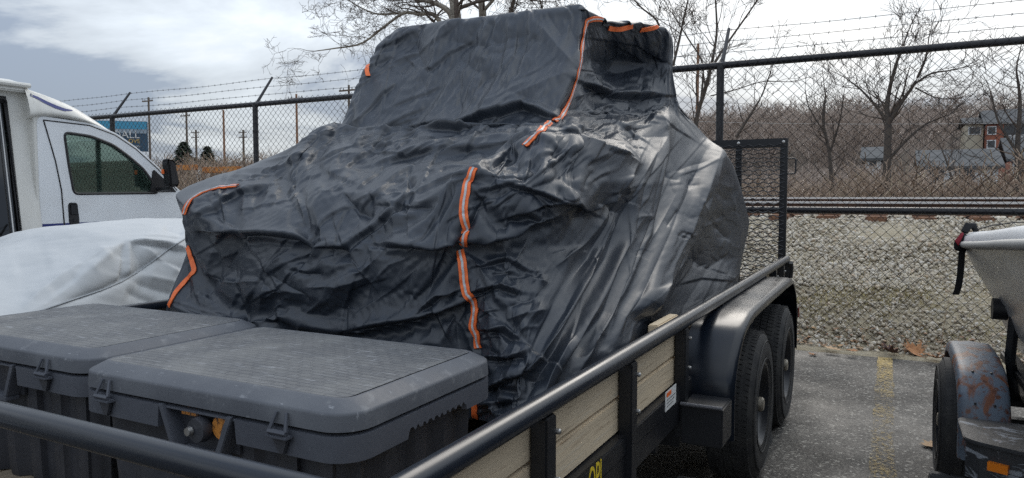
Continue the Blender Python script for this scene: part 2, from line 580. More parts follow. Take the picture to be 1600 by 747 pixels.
# folds traced on the cloth: polyline in photo pixels, width px, height m, kind (v valley, r ridge, s step: upper side stands proud)
FOLDS = [
    ([(643, 59), (662, 106)], 11, .016, 'v'), ([(662, 106), (674, 107), (704, 79), (740, 56)], 8, .020, 's'),
    ([(708, 79), (715, 29)], 6, .007, 'v'), ([(712, 85), (754, 118)], 9, .012, 'v'), ([(707, 85), (683, 147), (642, 191)], 8, .008, 'v'),
    ([(624, 112), (642, 94)], 8, .012, 'v'), ([(559, 193), (601, 144), (620, 130)], 8, .020, 's'), ([(730, 59), (758, 21)], 8, .012, 'v'),
    ([(724, 178), (742, 144), (758, 125), (780, 115)], 9, .013, 'v'), ([(657, 118), (668, 153)], 8, .009, 'v'),
    ([(586, 88), (648, 43)], 12, .014, 'r'), ([(598, 78), (652, 50)], 8, .012, 'v'), ([(748, 97), (771, 62)], 8, .012, 'r'),
    ([(786, 119), (797, 29)], 6, .013, 'r'), ([(778, 115), (790, 35)], 7, .010, 'v'), ([(839, 35), (900, 109)], 14, .016, 'r'),
    ([(881, 16), (906, 80)], 12, .014, 'v'), ([(855, 20), (880, 60)], 8, .010, 'v'), ([(818, 85), (840, 55)], 8, .010, 'v'),
    ([(650, 196), (720, 192), (816, 165), (871, 187)], 13, .040, 's'), ([(560, 205), (650, 197)], 9, .014, 's'),
    ([(790, 160), (845, 135), (900, 112)], 12, .014, 'r'), ([(800, 150), (880, 172)], 9, .012, 'v'),
    ([(910, 130), (964, 149), (1038, 150)], 15, .045, 's'), ([(942, 128), (987, 80)], 10, .018, 'v'), ([(945, 29), (964, 96)], 11, .016, 'v'),
    ([(920, 60), (1000, 75), (1036, 95)], 14, .020, 's'), ([(925, 95), (960, 110), (1010, 105)], 11, .018, 'v'), ([(995, 130), (1012, 90)], 8, .013, 'r'),
    ([(960, 25), (978, 48)], 7, .012, 'v'), ([(893, 193), (926, 199), (945, 186), (987, 199), (1016, 225)], 9, .018, 's'),
    ([(938, 175), (952, 164), (977, 174)], 8, .013, 's'), ([(905, 215), (938, 180)], 8, .012, 'v'), ([(860, 205), (900, 200), (950, 215)], 8, .013, 's'),
    ([(925, 220), (960, 205), (1005, 215)], 9, .012, 'v'),
    ([(530, 296), (558, 329), (585, 339)], 8, .020, 'v'), ([(558, 329), (609, 281), (652, 252)], 11, .018, 's'),
    ([(493, 387), (537, 387), (590, 353), (643, 296)], 13, .022, 's'), ([(595, 285), (660, 270), (735, 265)], 9, .016, 's'),
    ([(464, 262), (479, 363), (464, 421)], 9, .014, 'v'), ([(590, 382), (681, 392), (724, 382)], 14, .034, 's'),
    ([(530, 388), (562, 421)], 8, .014, 'v'), ([(575, 395), (575, 470)], 5, .006, 'v'), ([(657, 489), (686, 464), (715, 455)], 10, .024, 's'),
    ([(546, 517), (657, 498), (749, 464)], 13, .028, 's'), ([(450, 228), (520, 200)], 9, .014, 'r'), ([(480, 265), (560, 225), (615, 205)], 10, .016, 's'),
    ([(566, 243), (614, 209)], 8, .014, 'v'), ([(609, 233), (652, 204)], 8, .014, 'v'), ([(560, 262), (640, 240), (700, 215)], 10, .017, 's'),
    ([(500, 300), (560, 280), (600, 255)], 9, .013, 'v'), ([(640, 300), (700, 280), (735, 270)], 10, .018, 's'), ([(420, 260), (470, 290)], 9, .012, 'v'),
    ([(314, 364), (404, 366), (490, 372)], 14, .034, 's'), ([(338, 430), (374, 368)], 10, .022, 'v'), ([(293, 351), (331, 394), (336, 454)], 12, .022, 'v'),
    ([(434, 278), (477, 364)], 10, .016, 'v'), ([(490, 350), (464, 420)], 10, .018, 'v'), ([(404, 287), (382, 350)], 9, .010, 'v'),
    ([(300, 340), (370, 300), (420, 285)], 13, .022, 's'), ([(320, 465), (333, 430)], 8, .014, 'v'), ([(400, 430), (440, 480)], 10, .012, 'v'),
    ([(800, 232), (893, 228), (941, 238), (993, 254)], 14, .040, 'r'), ([(895, 236), (895, 312)], 5, .008, 'v'),
    ([(788, 284), (840, 300), (869, 316)], 10, .026, 's'), ([(795, 340), (853, 321), (897, 319), (920, 331)], 12, .034, 's'),
    ([(732, 383), (792, 375), (832, 351), (889, 331)], 15, .042, 's'), ([(997, 252), (961, 313), (920, 331)], 12, .030, 's'),
    ([(977, 312), (945, 365), (897, 429)], 9, .020, 'v'), ([(965, 320), (905, 385), (867, 417)], 9, .018, 'r'),
    ([(795, 232), (812, 262)], 7, .014, 'v'), ([(760, 262), (800, 240)], 9, .018, 'v'), ([(745, 300), (790, 286)], 9, .018, 's'),
    ([(985, 285), (930, 400), (862, 510), (800, 610)], 13, .026, 'g'), ([(1004, 280), (952, 400), (890, 510), (822, 625)], 8, .016, 'v'),
    ([(1022, 225), (980, 370), (925, 480), (850, 620)], 12, .036, 'g'), ([(1034, 215), (1000, 365), (950, 480), (880, 600)], 8, .020, 'v'),
    ([(1043, 160), (1028, 250), (1005, 360), (950, 490), (905, 580)], 11, .034, 'g'), ([(1060, 205), (1030, 330), (975, 470), (930, 560)], 8, .018, 'v'),
    ([(1082, 225), (1040, 350), (990, 460), (955, 540)], 12, .028, 'g'), ([(1103, 235), (1055, 350), (1005, 460), (975, 525)], 8, .018, 'v'),
    ([(1126, 241), (1045, 410), (1003, 505)], 12, .040, 'r'), ([(1114, 246), (1040, 385), (990, 500)], 12, .014, 'g'), ([(1058, 170), (1110, 222)], 8, .008, 'v'),
    ([(930, 400), (870, 500), (800, 590)], 11, .020, 'g'), ([(905, 440), (850, 530), (800, 620)], 9, .012, 'v'), ([(1000, 175), (1040, 190), (1095, 225)], 9, .008, 's'),
    ([(1060, 275), (1100, 262), (1125, 250)], 6, .008, 's'), ([(1048, 270), (1080, 258), (1110, 250)], 5, .006, 'v'), ([(1000, 340), (1020, 310), (1030, 280)], 5, .007, 's'),
    ([(1085, 330), (1120, 300), (1140, 320)], 8, .012, 'v'), ([(1075, 400), (1110, 420), (1140, 395)], 9, .014, 'v'), ([(1060, 445), (1100, 435), (1145, 440)], 8, .013, 's'),
    ([(1100, 340), (1125, 360)], 7, .010, 'v'), ([(1140, 300), (1155, 360), (1150, 420)], 9, .012, 'r'),
    ([(731, 460), (769, 449), (817, 456)], 12, .026, 's'), ([(750, 516), (787, 516), (812, 531)], 11, .026, 's'), ([(735, 420), (790, 405), (820, 420)], 11, .018, 's'),
    ([(810, 535), (844, 557), (881, 584)], 7, .014, 'r'), ([(818, 532), (850, 550), (885, 580)], 6, .012, 'v'), ([(750, 560), (795, 560), (825, 550)], 10, .022, 's'),
    ([(750, 615), (790, 595), (825, 585)], 10, .022, 's'), ([(748, 636), (810, 625)], 9, .020, 's'), ([(835, 640), (860, 590), (900, 520)], 11, .022, 'r'),
    ([(865, 640), (890, 580), (930, 510)], 9, .018, 'v'), ([(785, 400), (800, 450), (822, 470)], 8, .012, 'v'), ([(795, 470), (822, 590)], 5, .006, 'v'),
]

N0_ = len(FOLDS)
# broad swellings and hollows of the cloth: centre px, half widths px, turn, height m
BUMPS = [(888, 268, 112, 40, 6, .055), (800, 395, 60, 42, 30, -.040), (690, 328, 62, 44, 10, .030), (800, 305, 60, 22, 0, .020), (345, 322, 70, 30, 25, .030), (975, 112, 62, 40, 0, -.018),
         (720, 214, 170, 13, 5, .034), (560, 222, 80, 14, 12, .018), (480, 420, 110, 34, 5, .022), (640, 430, 70, 30, 0, .018), (945, 195, 60, 22, 0, .014), (760, 430, 34, 60, 0, -.022),
         (700, 110, 90, 50, 0, -.018), (585, 130, 40, 60, 20, .014), (860, 90, 40, 60, -20, .018), (430, 320, 60, 30, 15, .016), (560, 340, 50, 34, 0, -.018), (1085, 300, 40, 60, -25, .02)]
_r = random.Random(19)
for (x0, x1, y0, y1, cnt, ang, dev, l0, l1, amp, wd) in (
        (560, 900, 40, 180, 30, 54, 22, 60, 150, .0095, 6), (320, 860, 200, 300, 58, 26, 16, 60, 170, .0125, 7), (300, 740, 300, 520, 50, 50, 45, 50, 140, .0105, 6),
        (750, 990, 235, 330, 26, 20, 45, 20, 60, .010, 6), (770, 1110, 220, 640, 22, 61, 5, 120, 260, .008, 5), (800, 1060, 230, 560, 30, 30, 60, 10, 30, .004, 4), (1050, 1155, 270, 440, 55, 20, 70, 10, 34, .006, 4),
        (915, 1040, 40, 150, 24, 10, 50, 20, 70, .008, 6), (880, 1030, 160, 225, 26, 8, 30, 15, 60, .010, 5), (750, 830, 400, 650, 22, 5, 18, 30, 80, .009, 7)):
    for _ in range(cnt):
        cx_, cy_ = _r.uniform(x0, x1), _r.uniform(y0, y1)
        a_ = R(ang + _r.gauss(0, dev))
        L_ = _r.uniform(l0, l1) / 2
        bend = _r.gauss(0, .14) * L_
        ux, uy = math.cos(a_), -math.sin(a_)
        FOLDS.append(([(cx_ - ux * L_, cy_ - uy * L_), (cx_ - uy * bend, cy_ + ux * bend), (cx_ + ux * L_, cy_ + uy * L_)], wd * _r.uniform(.6, 1.5), amp * _r.uniform(.5, 1.5), _r.choice('vrss')))


NTRACED, FINE = N0_, .72


def traced(G, n, sel=None):
    """height of the traced folds at every grid point that can be seen from the photo's side"""
    PX_, PY_ = proj(G.reshape(-1, 3))
    face = ((CAMP - G.reshape(-1, 3)) * n.reshape(-1, 3)).sum(1)
    face /= np.linalg.norm(CAMP - G.reshape(-1, 3), axis=1)
    wgt = np.clip((face + 0.05) / 0.25, 0, 1)
    h = np.zeros(len(PX_))
    for pts, wd, amp, kind in FOLDS:
        amp *= {'v': 1.5, 'r': 1.5, 's': 1.3, 'g': 1.75}[kind]
        xs_, ys_ = [p[0] for p in pts], [p[1] for p in pts]
        m_ = wd * 6
        idx = np.nonzero((PX_ > min(xs_) - m_) & (PX_ < max(xs_) + m_) & (PY_ > min(ys_) - m_) & (PY_ < max(ys_) + m_) & (wgt > 0))[0]
        if len(idx) == 0:
            continue
        px, py = PX_[idx], PY_[idx]
        best = np.full(len(px), 1e9)
        sgn = np.zeros(len(px))
        tt = np.zeros(len(px))
        k = len(pts) - 1
        for q in range(k):
            (x0, y0), (x1, y1) = pts[q], pts[q + 1]
            dx, dy = x1 - x0, y1 - y0
            L = math.hypot(dx, dy)
            t = np.clip(((px - x0) * dx + (py - y0) * dy) / L ** 2, 0, 1)
            ex, ey = px - x0 - t * dx, py - y0 - t * dy
            d = np.hypot(ex, ey)
            s = (ex * dy - ey * dx) / L
            if dx < 0 or (dx == 0 and dy > 0):
                s = -s
            m = d < best
            best[m], sgn[m], tt[m] = d[m], s[m], ((q + t) / k)[m]
        tap = np.clip(np.minimum(tt, 1 - tt) * 4.5 + 0.22, 0, 1)
        fall = np.exp(-best / (wd * 1.35)) * tap * (1.15 if amp > .009 else 1.0)
        if kind == 'r':
            h[idx] += amp * fall
        elif kind == 'g':
            h[idx] += amp * np.exp(-(best / wd) ** 2) * np.clip(np.minimum(tt, 1 - tt) * 5 + .05, 0, 1)
        elif kind == 'v':
            h[idx] -= amp * fall
        else:
            big = 1.0 if amp >= .028 else .62
            h[idx] += amp * big * np.tanh(sgn / (1.4 if FOLDS is KEEP else 9.0)) * np.exp(-best / (wd * 1.15)) * tap * 0.8
    for cx_, cy_, rx_, ry_, rot_, amp in (BUMPS if FOLDS is not KEEP else ()):
        c_, s_ = math.cos(R(rot_)), math.sin(R(rot_))
        u_ = ((PX_ - cx_) * c_ - (PY_ - cy_) * s_) / rx_
        v_ = ((PX_ - cx_) * s_ + (PY_ - cy_) * c_) / ry_
        h += amp * np.exp(-(u_ ** 2 + v_ ** 2) ** 1.5)
    return (h * wgt).reshape(G.shape[:2])


def hang(G, W, T):
    """let Blender's own cloth solver drape a slightly generous skin over the form: it is held softly everywhere, firmly where it bears"""
    nu, nv = G.shape[:2]
    a, b = np.meshgrid(np.arange(nu), np.arange(nv - 1), indexing='ij')
    a2 = (a + 1) % nu
    Q = np.stack([a * nv + b, a2 * nv + b, a2 * nv + b + 1, a * nv + b + 1], -1).reshape(-1, 4)
    o_ = np_mesh('draping', G.reshape(-1, 3), Q, m_cover)
    vg = o_.vertex_groups.new(name='hold')
    Wr = np.round(W.ravel(), 2)
    for w_ in np.unique(Wr):
        vg.add([int(q) for q in np.nonzero(Wr == w_)[0]], float(w_), 'REPLACE')
    tg = o_.vertex_groups.new(name='taut')
    Tr = np.round(T.ravel(), 2)
    for w_ in np.unique(Tr):
        if w_ > 0:
            tg.add([int(q) for q in np.nonzero(Tr == w_)[0]], float(w_), 'REPLACE')
    c = o_.modifiers.new('cloth', 'CLOTH')
    st = c.settings
    st.quality, st.mass = 4, .12
    st.tension_stiffness = st.compression_stiffness = 14
    st.shear_stiffness = 4
    st.bending_stiffness = .3
    st.air_damping = 1.0
    st.vertex_group_mass = 'hold'
    st.pin_stiffness = 1.0
    st.shrink_min = -.023
    st.shrink_max = -.004
    st.vertex_group_shrink = 'taut'
    st.effector_weights.gravity = .3
    c.collision_settings.use_collision = False
    for f in range(1, 25):
        SC.frame_set(f)
    ev = o_.evaluated_get(bpy.context.evaluated_depsgraph_get()).data
    V = np.empty(nu * nv * 3, np.float32)
    ev.vertices.foreach_get('co', V)
    V = V.reshape(G.shape).astype(float)
    me = o_.data
    bpy.data.objects.remove(o_)
    bpy.data.meshes.remove(me)
    SC.frame_set(1)
    return V if np.isfinite(V).all() and np.abs(V - G).max() < .3 else G


m_cover = None
CU, CV_ = 18, 11
SKIP = 6
Bc = blur(cover_grid(CU, CV_), 1)
nc = normals(blur(Bc, 3))
KEEP = FOLDS
FOLDS = [f for f in KEEP[:NTRACED] if f[3] == 'g' or f[2] >= .028]
Tc = Bc + nc * traced(Bc, nc)[..., None] * .62
pxc, pyc = [q.reshape(Bc.shape[:2]) for q in proj(Tc.reshape(-1, 3))]
lev = np.broadcast_to((np.arange(Bc.shape[1]) / CV_)[None], Bc.shape[:2])
spk = np.broadcast_to(np.concatenate([np.arange(VIS * CU) / CU, VIS + np.arange((NS - VIS) * (CU // 6)) / (CU // 6)])[:, None], Bc.shape[:2])
W = np.full(Bc.shape[:2], .13)
near = lambda s0, l0, rs, rl, w_: np.maximum(W, w_ * (np.hypot((spk - s0) / rs, (lev - l0) / rl) < 1))
for s0, l0, rs, rl, w_ in ((0, 1, .25, .3, .8), (5.3, 1, .4, .3, .7), (9.5, 1, .6, .3, .6), (0, 5.5, .3, 1.6, .36), (0, 2.5, .25, 1.2, .4), (5, 7, .3, 2.2, .30), (6.5, 5.2, 1.6, .4, .26)):
    W = near(s0, l0, rs, rl, w_)
W = np.where(np.abs(lev - 1) < .12, np.maximum(W, .45), W)
W = np.where(lev < .95, 1.0, W)
W = np.where(lev > NL - 1.12, .8, W)
Dc = Tc - Bc
T = np.clip((spk - 6.6) / 1.0, 0, 1) * np.clip((lev - 3.6) / .8, 0, 1)
T = np.where(spk > 13, 1.0, T)
W = np.maximum(W, np.minimum(T, 1) * .19)
Hc = hang(Tc[:, SKIP:], W[:, SKIP:], T[:, SKIP:]) - Tc[:, SKIP:]
sm = blur(Hc, 6)
Hc = Hc + (sm - Hc) * (T[:, SKIP:, None] * .8)
Dc[:, SKIP:] += Hc
KEEP = FOLDS = [f for f in KEEP if f[3] != 'g']
GB = blur(cover_grid(84, 56), 4)
NU, NV = GB.shape[:2]
GB = GB + up2(Dc, NU, NV)
nB = normals(blur(GB, 8))
COVER = GB + nB * (traced(GB, nB) * FINE)[..., None]
ii, jj = np.meshgrid(np.arange(NU), np.arange(NV - 1), indexing='ij')
i2 = (ii + 1) % NU
FQ = np.stack([ii * NV + jj, i2 * NV + jj, i2 * NV + jj + 1, ii * NV + jj + 1], -1).reshape(-1, 4)

m_cover = mat('cover_nylon', (0.021, 0.0275, 0.039), rough=0.44, spec=.60, rvar=(4.0, 0.41, 0.48), bump=[(260, 0.2, 0.0006), (30, 0.12, 0.004)])
m_orange = mat('orange_piping', (0.90, 0.20, 0.045), rough=0.55, var=(60, (0.72, 0.11, 0.02), .35, .7))
m_silver = mat('reflective_tape', (0.55, 0.56, 0.58), rough=0.32, var=(90, (0.40, 0.41, 0.43), .4, .6))
cover = thing('vehicle_cover', (-1.75, 3.3, 0.5), 'black nylon cover with orange piping, draped over a vehicle on the trailer', 'vehicle cover')
cover_sheet = np_mesh('sheet', COVER.reshape(-1, 3), FQ, m_cover, cover, smooth=True)
bm = bmesh.new()
bm.from_mesh(cover_sheet.data)
bmesh.ops.recalc_face_normals(bm, faces=bm.faces[:])
bm.to_mesh(cover_sheet.data)
bm.free()
cv = COVER.reshape(-1, 3)
bvh = BVHTree.FromPolygons([tuple(p) for p in cv], [tuple(f) for f in FQ])


def ribbon(name, pts, width, m, lift, parent, step=3.0, jit=0.0):
    """tape sewn on the cloth along a line given in photo pixels"""
    P, Nn = [], []
    for q in range(len(pts) - 1):
        a, b = np.array(pts[q], float), np.array(pts[q + 1], float)
        k = max(1, int(np.linalg.norm(b - a) / step))
        for t in range(k + (1 if q == len(pts) - 2 else 0)):
            x, y = a + (b - a) * t / k
            hit = bvh.ray_cast(Vector(CAMP), Vector(ray(x, y)).normalized())
            if hit[0] is not None:
                P.append(hit[0])
                Nn.append(hit[1] if hit[1].dot(Vector(CAMP) - hit[0]) > 0 else -hit[1])
    if len(P) < 3:
        return None
    for _ in range(2):
        P = [P[0]] + [(P[i - 1] + P[i] * 2 + P[i + 1]) / 4 for i in range(1, len(P) - 1)] + [P[-1]]
        Nn = [Nn[0]] + [((Nn[i - 1] + Nn[i] * 2 + Nn[i + 1]) / 4).normalized() for i in range(1, len(Nn) - 1)] + [Nn[-1]]
    rows = []
    for i, p in enumerate(P):
        d = (P[min(i + 1, len(P) - 1)] - P[max(i - 1, 0)]).normalized()
        s = d.cross(Nn[i]).normalized() * width / 2
        row = []
        for kx in (-1, 0, 1):
            q = p + s * kx
            hit = bvh.find_nearest(q)
            n2 = hit[1] if hit[1].dot(Nn[i]) > 0 else -hit[1]
            q2 = hit[0] if (hit[0] - q).length < width else q
            row.append(np.array((q * 0.35 + q2 * 0.65) + Nn[i] * lift))
        rows.append(row)
    top = np.array(rows)
    nn = np.array([np.array(v) for v in Nn])[:, None, :]
    bot = top - nn * 0.0035
    ring = np.concatenate([top, bot[:, ::-1]], 1)
    mb = MB()
    mb.grid(ring, wrap=True)
    return mb.build(name, m, parent, smooth=True, angle=60)


STRIPS = [
    [(372, 291), (342, 294), (316, 302), (300, 312), (291, 323), (288, 336)],
    [(294, 386), (300, 405), (305, 424), (290, 440), (275, 457), (265, 478)],
    [(741, 263), (731, 285), (726, 310), (724, 335), (728, 360), (724, 385)],
    [(720, 391), (723, 415), (725, 438), (729, 460), (742, 474), (743, 490), (739, 512), (746, 523), (748, 545)],
    [(859, 191), (845, 205), (820, 228)],
    [(941, 30), (925, 29), (916, 33), (912, 50), (908, 75), (906, 100), (900, 125), (890, 155), (877, 183), (866, 190)],
    [(950, 44), (968, 46), (988, 41)],
    [(1000, 47), (1018, 44), (1034, 40)],
    [(743, 632), (743, 648), (745, 660)],
    [(577, 98), (574, 106), (573, 112), (575, 119)],
]
for k, s in enumerate(STRIPS):
    wd = .027 if k in (2, 3, 4) else (.020 if k < 2 else .022)
    o_ = ribbon('piping', s, wd, m_orange, 0.006, cover)
    if o_ and k in (0, 2, 3, 4, 5):
        ribbon('reflective_tape', s, wd * 0.27, m_silver, 0.0085, o_)
# ------------------------------------------------------------------ ground, ballast bank, track
def noise2(x, y, seed, octs=4, f0=1.0, gain=0.5):
    """value noise, vectorised"""
    out = np.zeros_like(x, float)
    a, f = 1.0, f0
    for o in range(octs):
        xi, yi = np.floor(x * f).astype(np.int64), np.floor(y * f).astype(np.int64)
        xf, yf = x * f - xi, y * f - yi
        xf, yf = xf * xf * (3 - 2 * xf), yf * yf * (3 - 2 * yf)

        def hsh(i, j):
            n = (i * 374761393 + j * 668265263 + (seed + o * 17) * 974634777) & 0x7fffffff
            n = ((n ^ (n >> 13)) * 1274126177) & 0x7fffffff
            return ((n ^ (n >> 16)) & 0xffff) / 32768.0 - 1.0
        v = (hsh(xi, yi) * (1 - xf) + hsh(xi + 1, yi) * xf) * (1 - yf) + (hsh(xi, yi + 1) * (1 - xf) + hsh(xi + 1, yi + 1) * xf) * yf
        out += a * v
        a *= gain
        f *= 2
    return out


Y_ASPH = 6.66


def bank_z(x, y):
    """height of the stony bank that climbs from the lot to the track"""
    t = np.clip((y - 6.75) / (9.55 - 6.75), 0, 1)
    z = 0.02 + 1.02 * (t ** 0.93)
    d = np.clip((y - 12.9) / 4.0, 0, 1)
    z = z - d * 1.6
    far = np.clip((y - 17) / 45.0, 0, 1)
    z = z + far * far * (3 - 2 * far) * 1.4
    # the wooded hill on the other side, lower towards the left
    az = np.clip((x / np.maximum(y, 1) + 0.62) / 0.45, 0, 1)
    az = az * az * (3 - 2 * az)
    h = np.clip((y - 45) / 130.0, 0, 1)
    z = z + h * h * (3 - 2 * h) * (3.0 + 10.0 * az)
    return z


m_asph = mat('asphalt', (0.052, 0.046, 0.040), rough=0.75, var=[(1.6, (0.060, 0.056, 0.051), .42, .7), (.5, (0.032, 0.030, 0.029), .5, .7), (.9, (0.018, 0.017, 0.017), .62, .72)], bump=[(70, 0.7, 0.006), (24, 0.3, 0.008)], rvar=(1.2, 0.55, 0.85))
_t = m_asph.node_tree
_co = _t.nodes.new('ShaderNodeTexCoord').outputs['Object']
_src = bsdf(m_asph).inputs['Base Color'].links[0].from_socket
for _sc, _lo, _hi, _c in ((110, .74, .82, (0.13, 0.12, 0.105, 1)), (80, .90, .94, (0.28, 0.265, 0.235, 1)), (120, .20, .12, (0.012, 0.012, 0.012, 1))):
    _v = _t.nodes.new('ShaderNodeTexVoronoi')
    _v.inputs['Scale'].default_value = _sc
    _t.links.new(_co, _v.inputs['Vector'])
    _s = _t.nodes.new('ShaderNodeSeparateColor')
    _t.links.new(_v.outputs['Color'], _s.inputs[0])
    _m = _t.nodes.new('ShaderNodeMapRange')
    _m.inputs[1].default_value, _m.inputs[2].default_value = _lo, _hi
    _t.links.new(_s.outputs[0], _m.inputs[0])
    _x = _t.nodes.new('ShaderNodeMix')
    _x.data_type = 'RGBA'
    _t.links.new(_m.outputs[0], _x.inputs['Factor'])
    _t.links.new(_src, _x.inputs['A'])
    _x.inputs['B'].default_value = _c
    _src = _x.outputs['Result']
_t.links.new(_src, bsdf(m_asph).inputs['Base Color'])
xs = np.concatenate([[-400, -120, -40], np.linspace(-20, 10, 61), [30, 100, 400]])
ys = np.concatenate([[-400, -100, -30], np.linspace(-8, Y_ASPH, 50)])
X, Y = np.meshgrid(xs, ys, indexing='ij')
edge = np.where(Y > Y_ASPH - 0.01, noise2(X, Y, 3, 3, 2.5) * 0.03, 0)
Z = noise2(X, Y, 5, 2, .35) * 0.006
mb = MB()
mb.grid(np.stack([X, Y + edge, Z], -1))
o = mb.build('asphalt_lot', m_asph, smooth=True)
o['kind'] = 'structure'

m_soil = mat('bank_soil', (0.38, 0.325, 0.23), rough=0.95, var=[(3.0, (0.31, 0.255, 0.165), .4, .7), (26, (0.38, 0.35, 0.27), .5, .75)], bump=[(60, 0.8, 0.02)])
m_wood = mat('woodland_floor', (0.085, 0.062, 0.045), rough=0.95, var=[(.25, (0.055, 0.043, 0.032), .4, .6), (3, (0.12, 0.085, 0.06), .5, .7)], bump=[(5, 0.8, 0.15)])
xs = np.concatenate([[-500, -250, -120, -60], np.linspace(-40, 20, 121), [40, 80, 160, 300, 500]])
ys = np.concatenate([[6.3, 6.5], np.linspace(6.6, 13, 40), np.linspace(13.5, 60, 30), np.linspace(65, 260, 24), [330, 500, 800]])
X, Y = np.meshgrid(xs, ys, indexing='ij')
Z = bank_z(X, Y) + noise2(X, Y, 9, 3, 1.2) * 0.03 * (Y > 6.9) + np.where(Y > 50, noise2(X, Y, 11, 3, .03) * 1.6, 0)
Z[Y < 6.6] = -0.06
mb = MB()
mb.grid(np.stack([X, Y, Z], -1))
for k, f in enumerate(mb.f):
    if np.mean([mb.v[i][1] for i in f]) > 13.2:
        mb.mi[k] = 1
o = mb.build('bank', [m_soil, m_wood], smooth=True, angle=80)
o['kind'] = 'structure'

# yellow bay line, worn away towards the aisle
m_line = mat('worn_yellow_paint', (0.44, 0.31, 0.10), rough=0.8, var=(40, (0.34, 0.26, 0.13), .4, .6), bump=[(90, 0.6, 0.004)])
_t = m_line.node_tree
_co = _t.nodes.new('ShaderNodeTexCoord').outputs['Object']
_n = _t.nodes.new('ShaderNodeTexNoise')
_n.inputs['Scale'].default_value = 55
_n.inputs['Detail'].default_value = 5
_n.inputs['Roughness'].default_value = .7
_t.links.new(_co, _n.inputs['Vector'])
_n2 = _t.nodes.new('ShaderNodeTexNoise')
_n2.inputs['Scale'].default_value = 3.2
_t.links.new(_co, _n2.inputs['Vector'])
_sp = _t.nodes.new('ShaderNodeSeparateXYZ')
_t.links.new(_co, _sp.inputs[0])


def _mm(op, a, b):
    n_ = _t.nodes.new('ShaderNodeMath')
    n_.operation = op
    for q_, v_ in enumerate((a, b)):
        if isinstance(v_, (int, float)):
            n_.inputs[q_].default_value = v_
        else:
            _t.links.new(v_, n_.inputs[q_])
    return n_.outputs[0]


_wear = _mm('MULTIPLY', _mm('SUBTRACT', _sp.outputs[1], 5.75), .16)          # more paint left near the fence
_wear = _mm('MINIMUM', _mm('MAXIMUM', _wear, -.06), .13)
_thr = _mm('ADD', _mm('ADD', _n.outputs[0], _wear), _mm('MULTIPLY', _mm('SUBTRACT', _n2.outputs[0], .5), .35))
_mr = _t.nodes.new('ShaderNodeMapRange')
_mr.inputs[1].default_value, _mr.inputs[2].default_value = .43, .64
_t.links.new(_thr, _mr.inputs[0])
_tr = _t.nodes.new('ShaderNodeBsdfTransparent')
_ms = _t.nodes.new('ShaderNodeMixShader')
_t.links.new(_mr.outputs[0], _ms.inputs[0])
_t.links.new(_tr.outputs[0], _ms.inputs[1])
_t.links.new(bsdf(m_line).outputs[0], _ms.inputs[2])
_t.links.new(_ms.outputs[0], _t.nodes['Material Output'].inputs['Surface'])


def lz(y):
    return float(noise2(np.array([0.0]), np.array([y]), 5, 2, .35)[0]) * 0.006 + 0.005


mb = MB()
yy = np.linspace(2.4, 6.62, 90)
jl, jr = noise2(yy, yy * 0, 21, 3, 9) * 0.008, noise2(yy, yy * 0, 31, 3, 9) * 0.008
mb.grid(np.array([[(-0.05 + jl[i], y, lz(y)), (0.06 + jr[i], y, lz(y))] for i, y in enumerate(yy)]))
o = mb.build('parking_line', m_line, smooth=False)
o['kind'] = 'structure'


def island_mat(name, cols, rough=0.9, bump=None):
    """each loose piece of a mesh takes one of several colours"""
    m = mat(name, cols[0], rough, bump=bump)
    t = m.node_tree
    g = t.nodes.new('ShaderNodeNewGeometry')
    r = t.nodes.new('ShaderNodeValToRGB')
    r.color_ramp.interpolation = 'LINEAR'
    e = r.color_ramp.elements
    e[0].position, e[0].color = 0, (*cols[0], 1)
    e[1].position, e[1].color = 1, (*cols[-1], 1)
    for i, c in enumerate(cols[1:-1]):
        q = e.new((i + 1) / (len(cols) - 1))
        q.color = (*c, 1)
    t.links.new(g.outputs['Random Per Island'], r.inputs[0])
    t.links.new(r.outputs[0], bsdf(m).inputs['Base Color'])
    return m


# ballast stones: broken limestone, one heap that nobody could count
bm = bmesh.new()
bmesh.ops.create_icosphere(bm, subdivisions=1, radius=1.0)
ico_v = np.array([v.co[:] for v in bm.verts])
ico_f = np.array([[v.index for v in f.verts] for f in bm.faces])
bm.free()


def stones(n, x0, x1, y0, y1, s0, s1, seed, dens=None):
    rng = np.random.default_rng(seed)
    x, y = rng.uniform(x0, x1, n), rng.uniform(y0, y1, n)
    if dens is not None:
        k = rng.random(n) < dens(x, y)
        x, y = x[k], y[k]
    n = len(x)
    z = bank_z(x, y)
    V = np.repeat(ico_v[None], n, 0)
    # flat broken faces: clamp each stone by a few random planes
    for _ in range(4):
        nrm = rng.standard_normal((n, 1, 3))
        nrm /= np.linalg.norm(nrm, axis=2, keepdims=True)
        dpt = rng.uniform(.45, .8, (n, 1))
        over = np.maximum((V * nrm).sum(2) - dpt, 0)
        V = V - nrm * over[..., None]
    sc = rng.uniform(s0, s1, (n, 1, 1)) * rng.uniform(.65, 1.25, (n, 1, 3))
    V = V * sc
    a, b = rng.uniform(0, 6.28, n), rng.uniform(0, 6.28, n)
    ca, sa, cb, sb = np.cos(a), np.sin(a), np.cos(b), np.sin(b)
    x1_, y1_ = V[..., 0] * ca[:, None] - V[..., 1] * sa[:, None], V[..., 0] * sa[:, None] + V[..., 1] * ca[:, None]
    y2_, z2_ = y1_ * cb[:, None] - V[..., 2] * sb[:, None], y1_ * sb[:, None] + V[..., 2] * cb[:, None]
    V = np.stack([x1_ + x[:, None], y2_ + y[:, None], z2_ + (z + 0.008)[:, None]], -1)
    Fa = ico_f[None] + (np.arange(n) * len(ico_v))[:, None, None]
    return V.reshape(-1, 3), Fa.reshape(-1, 3)


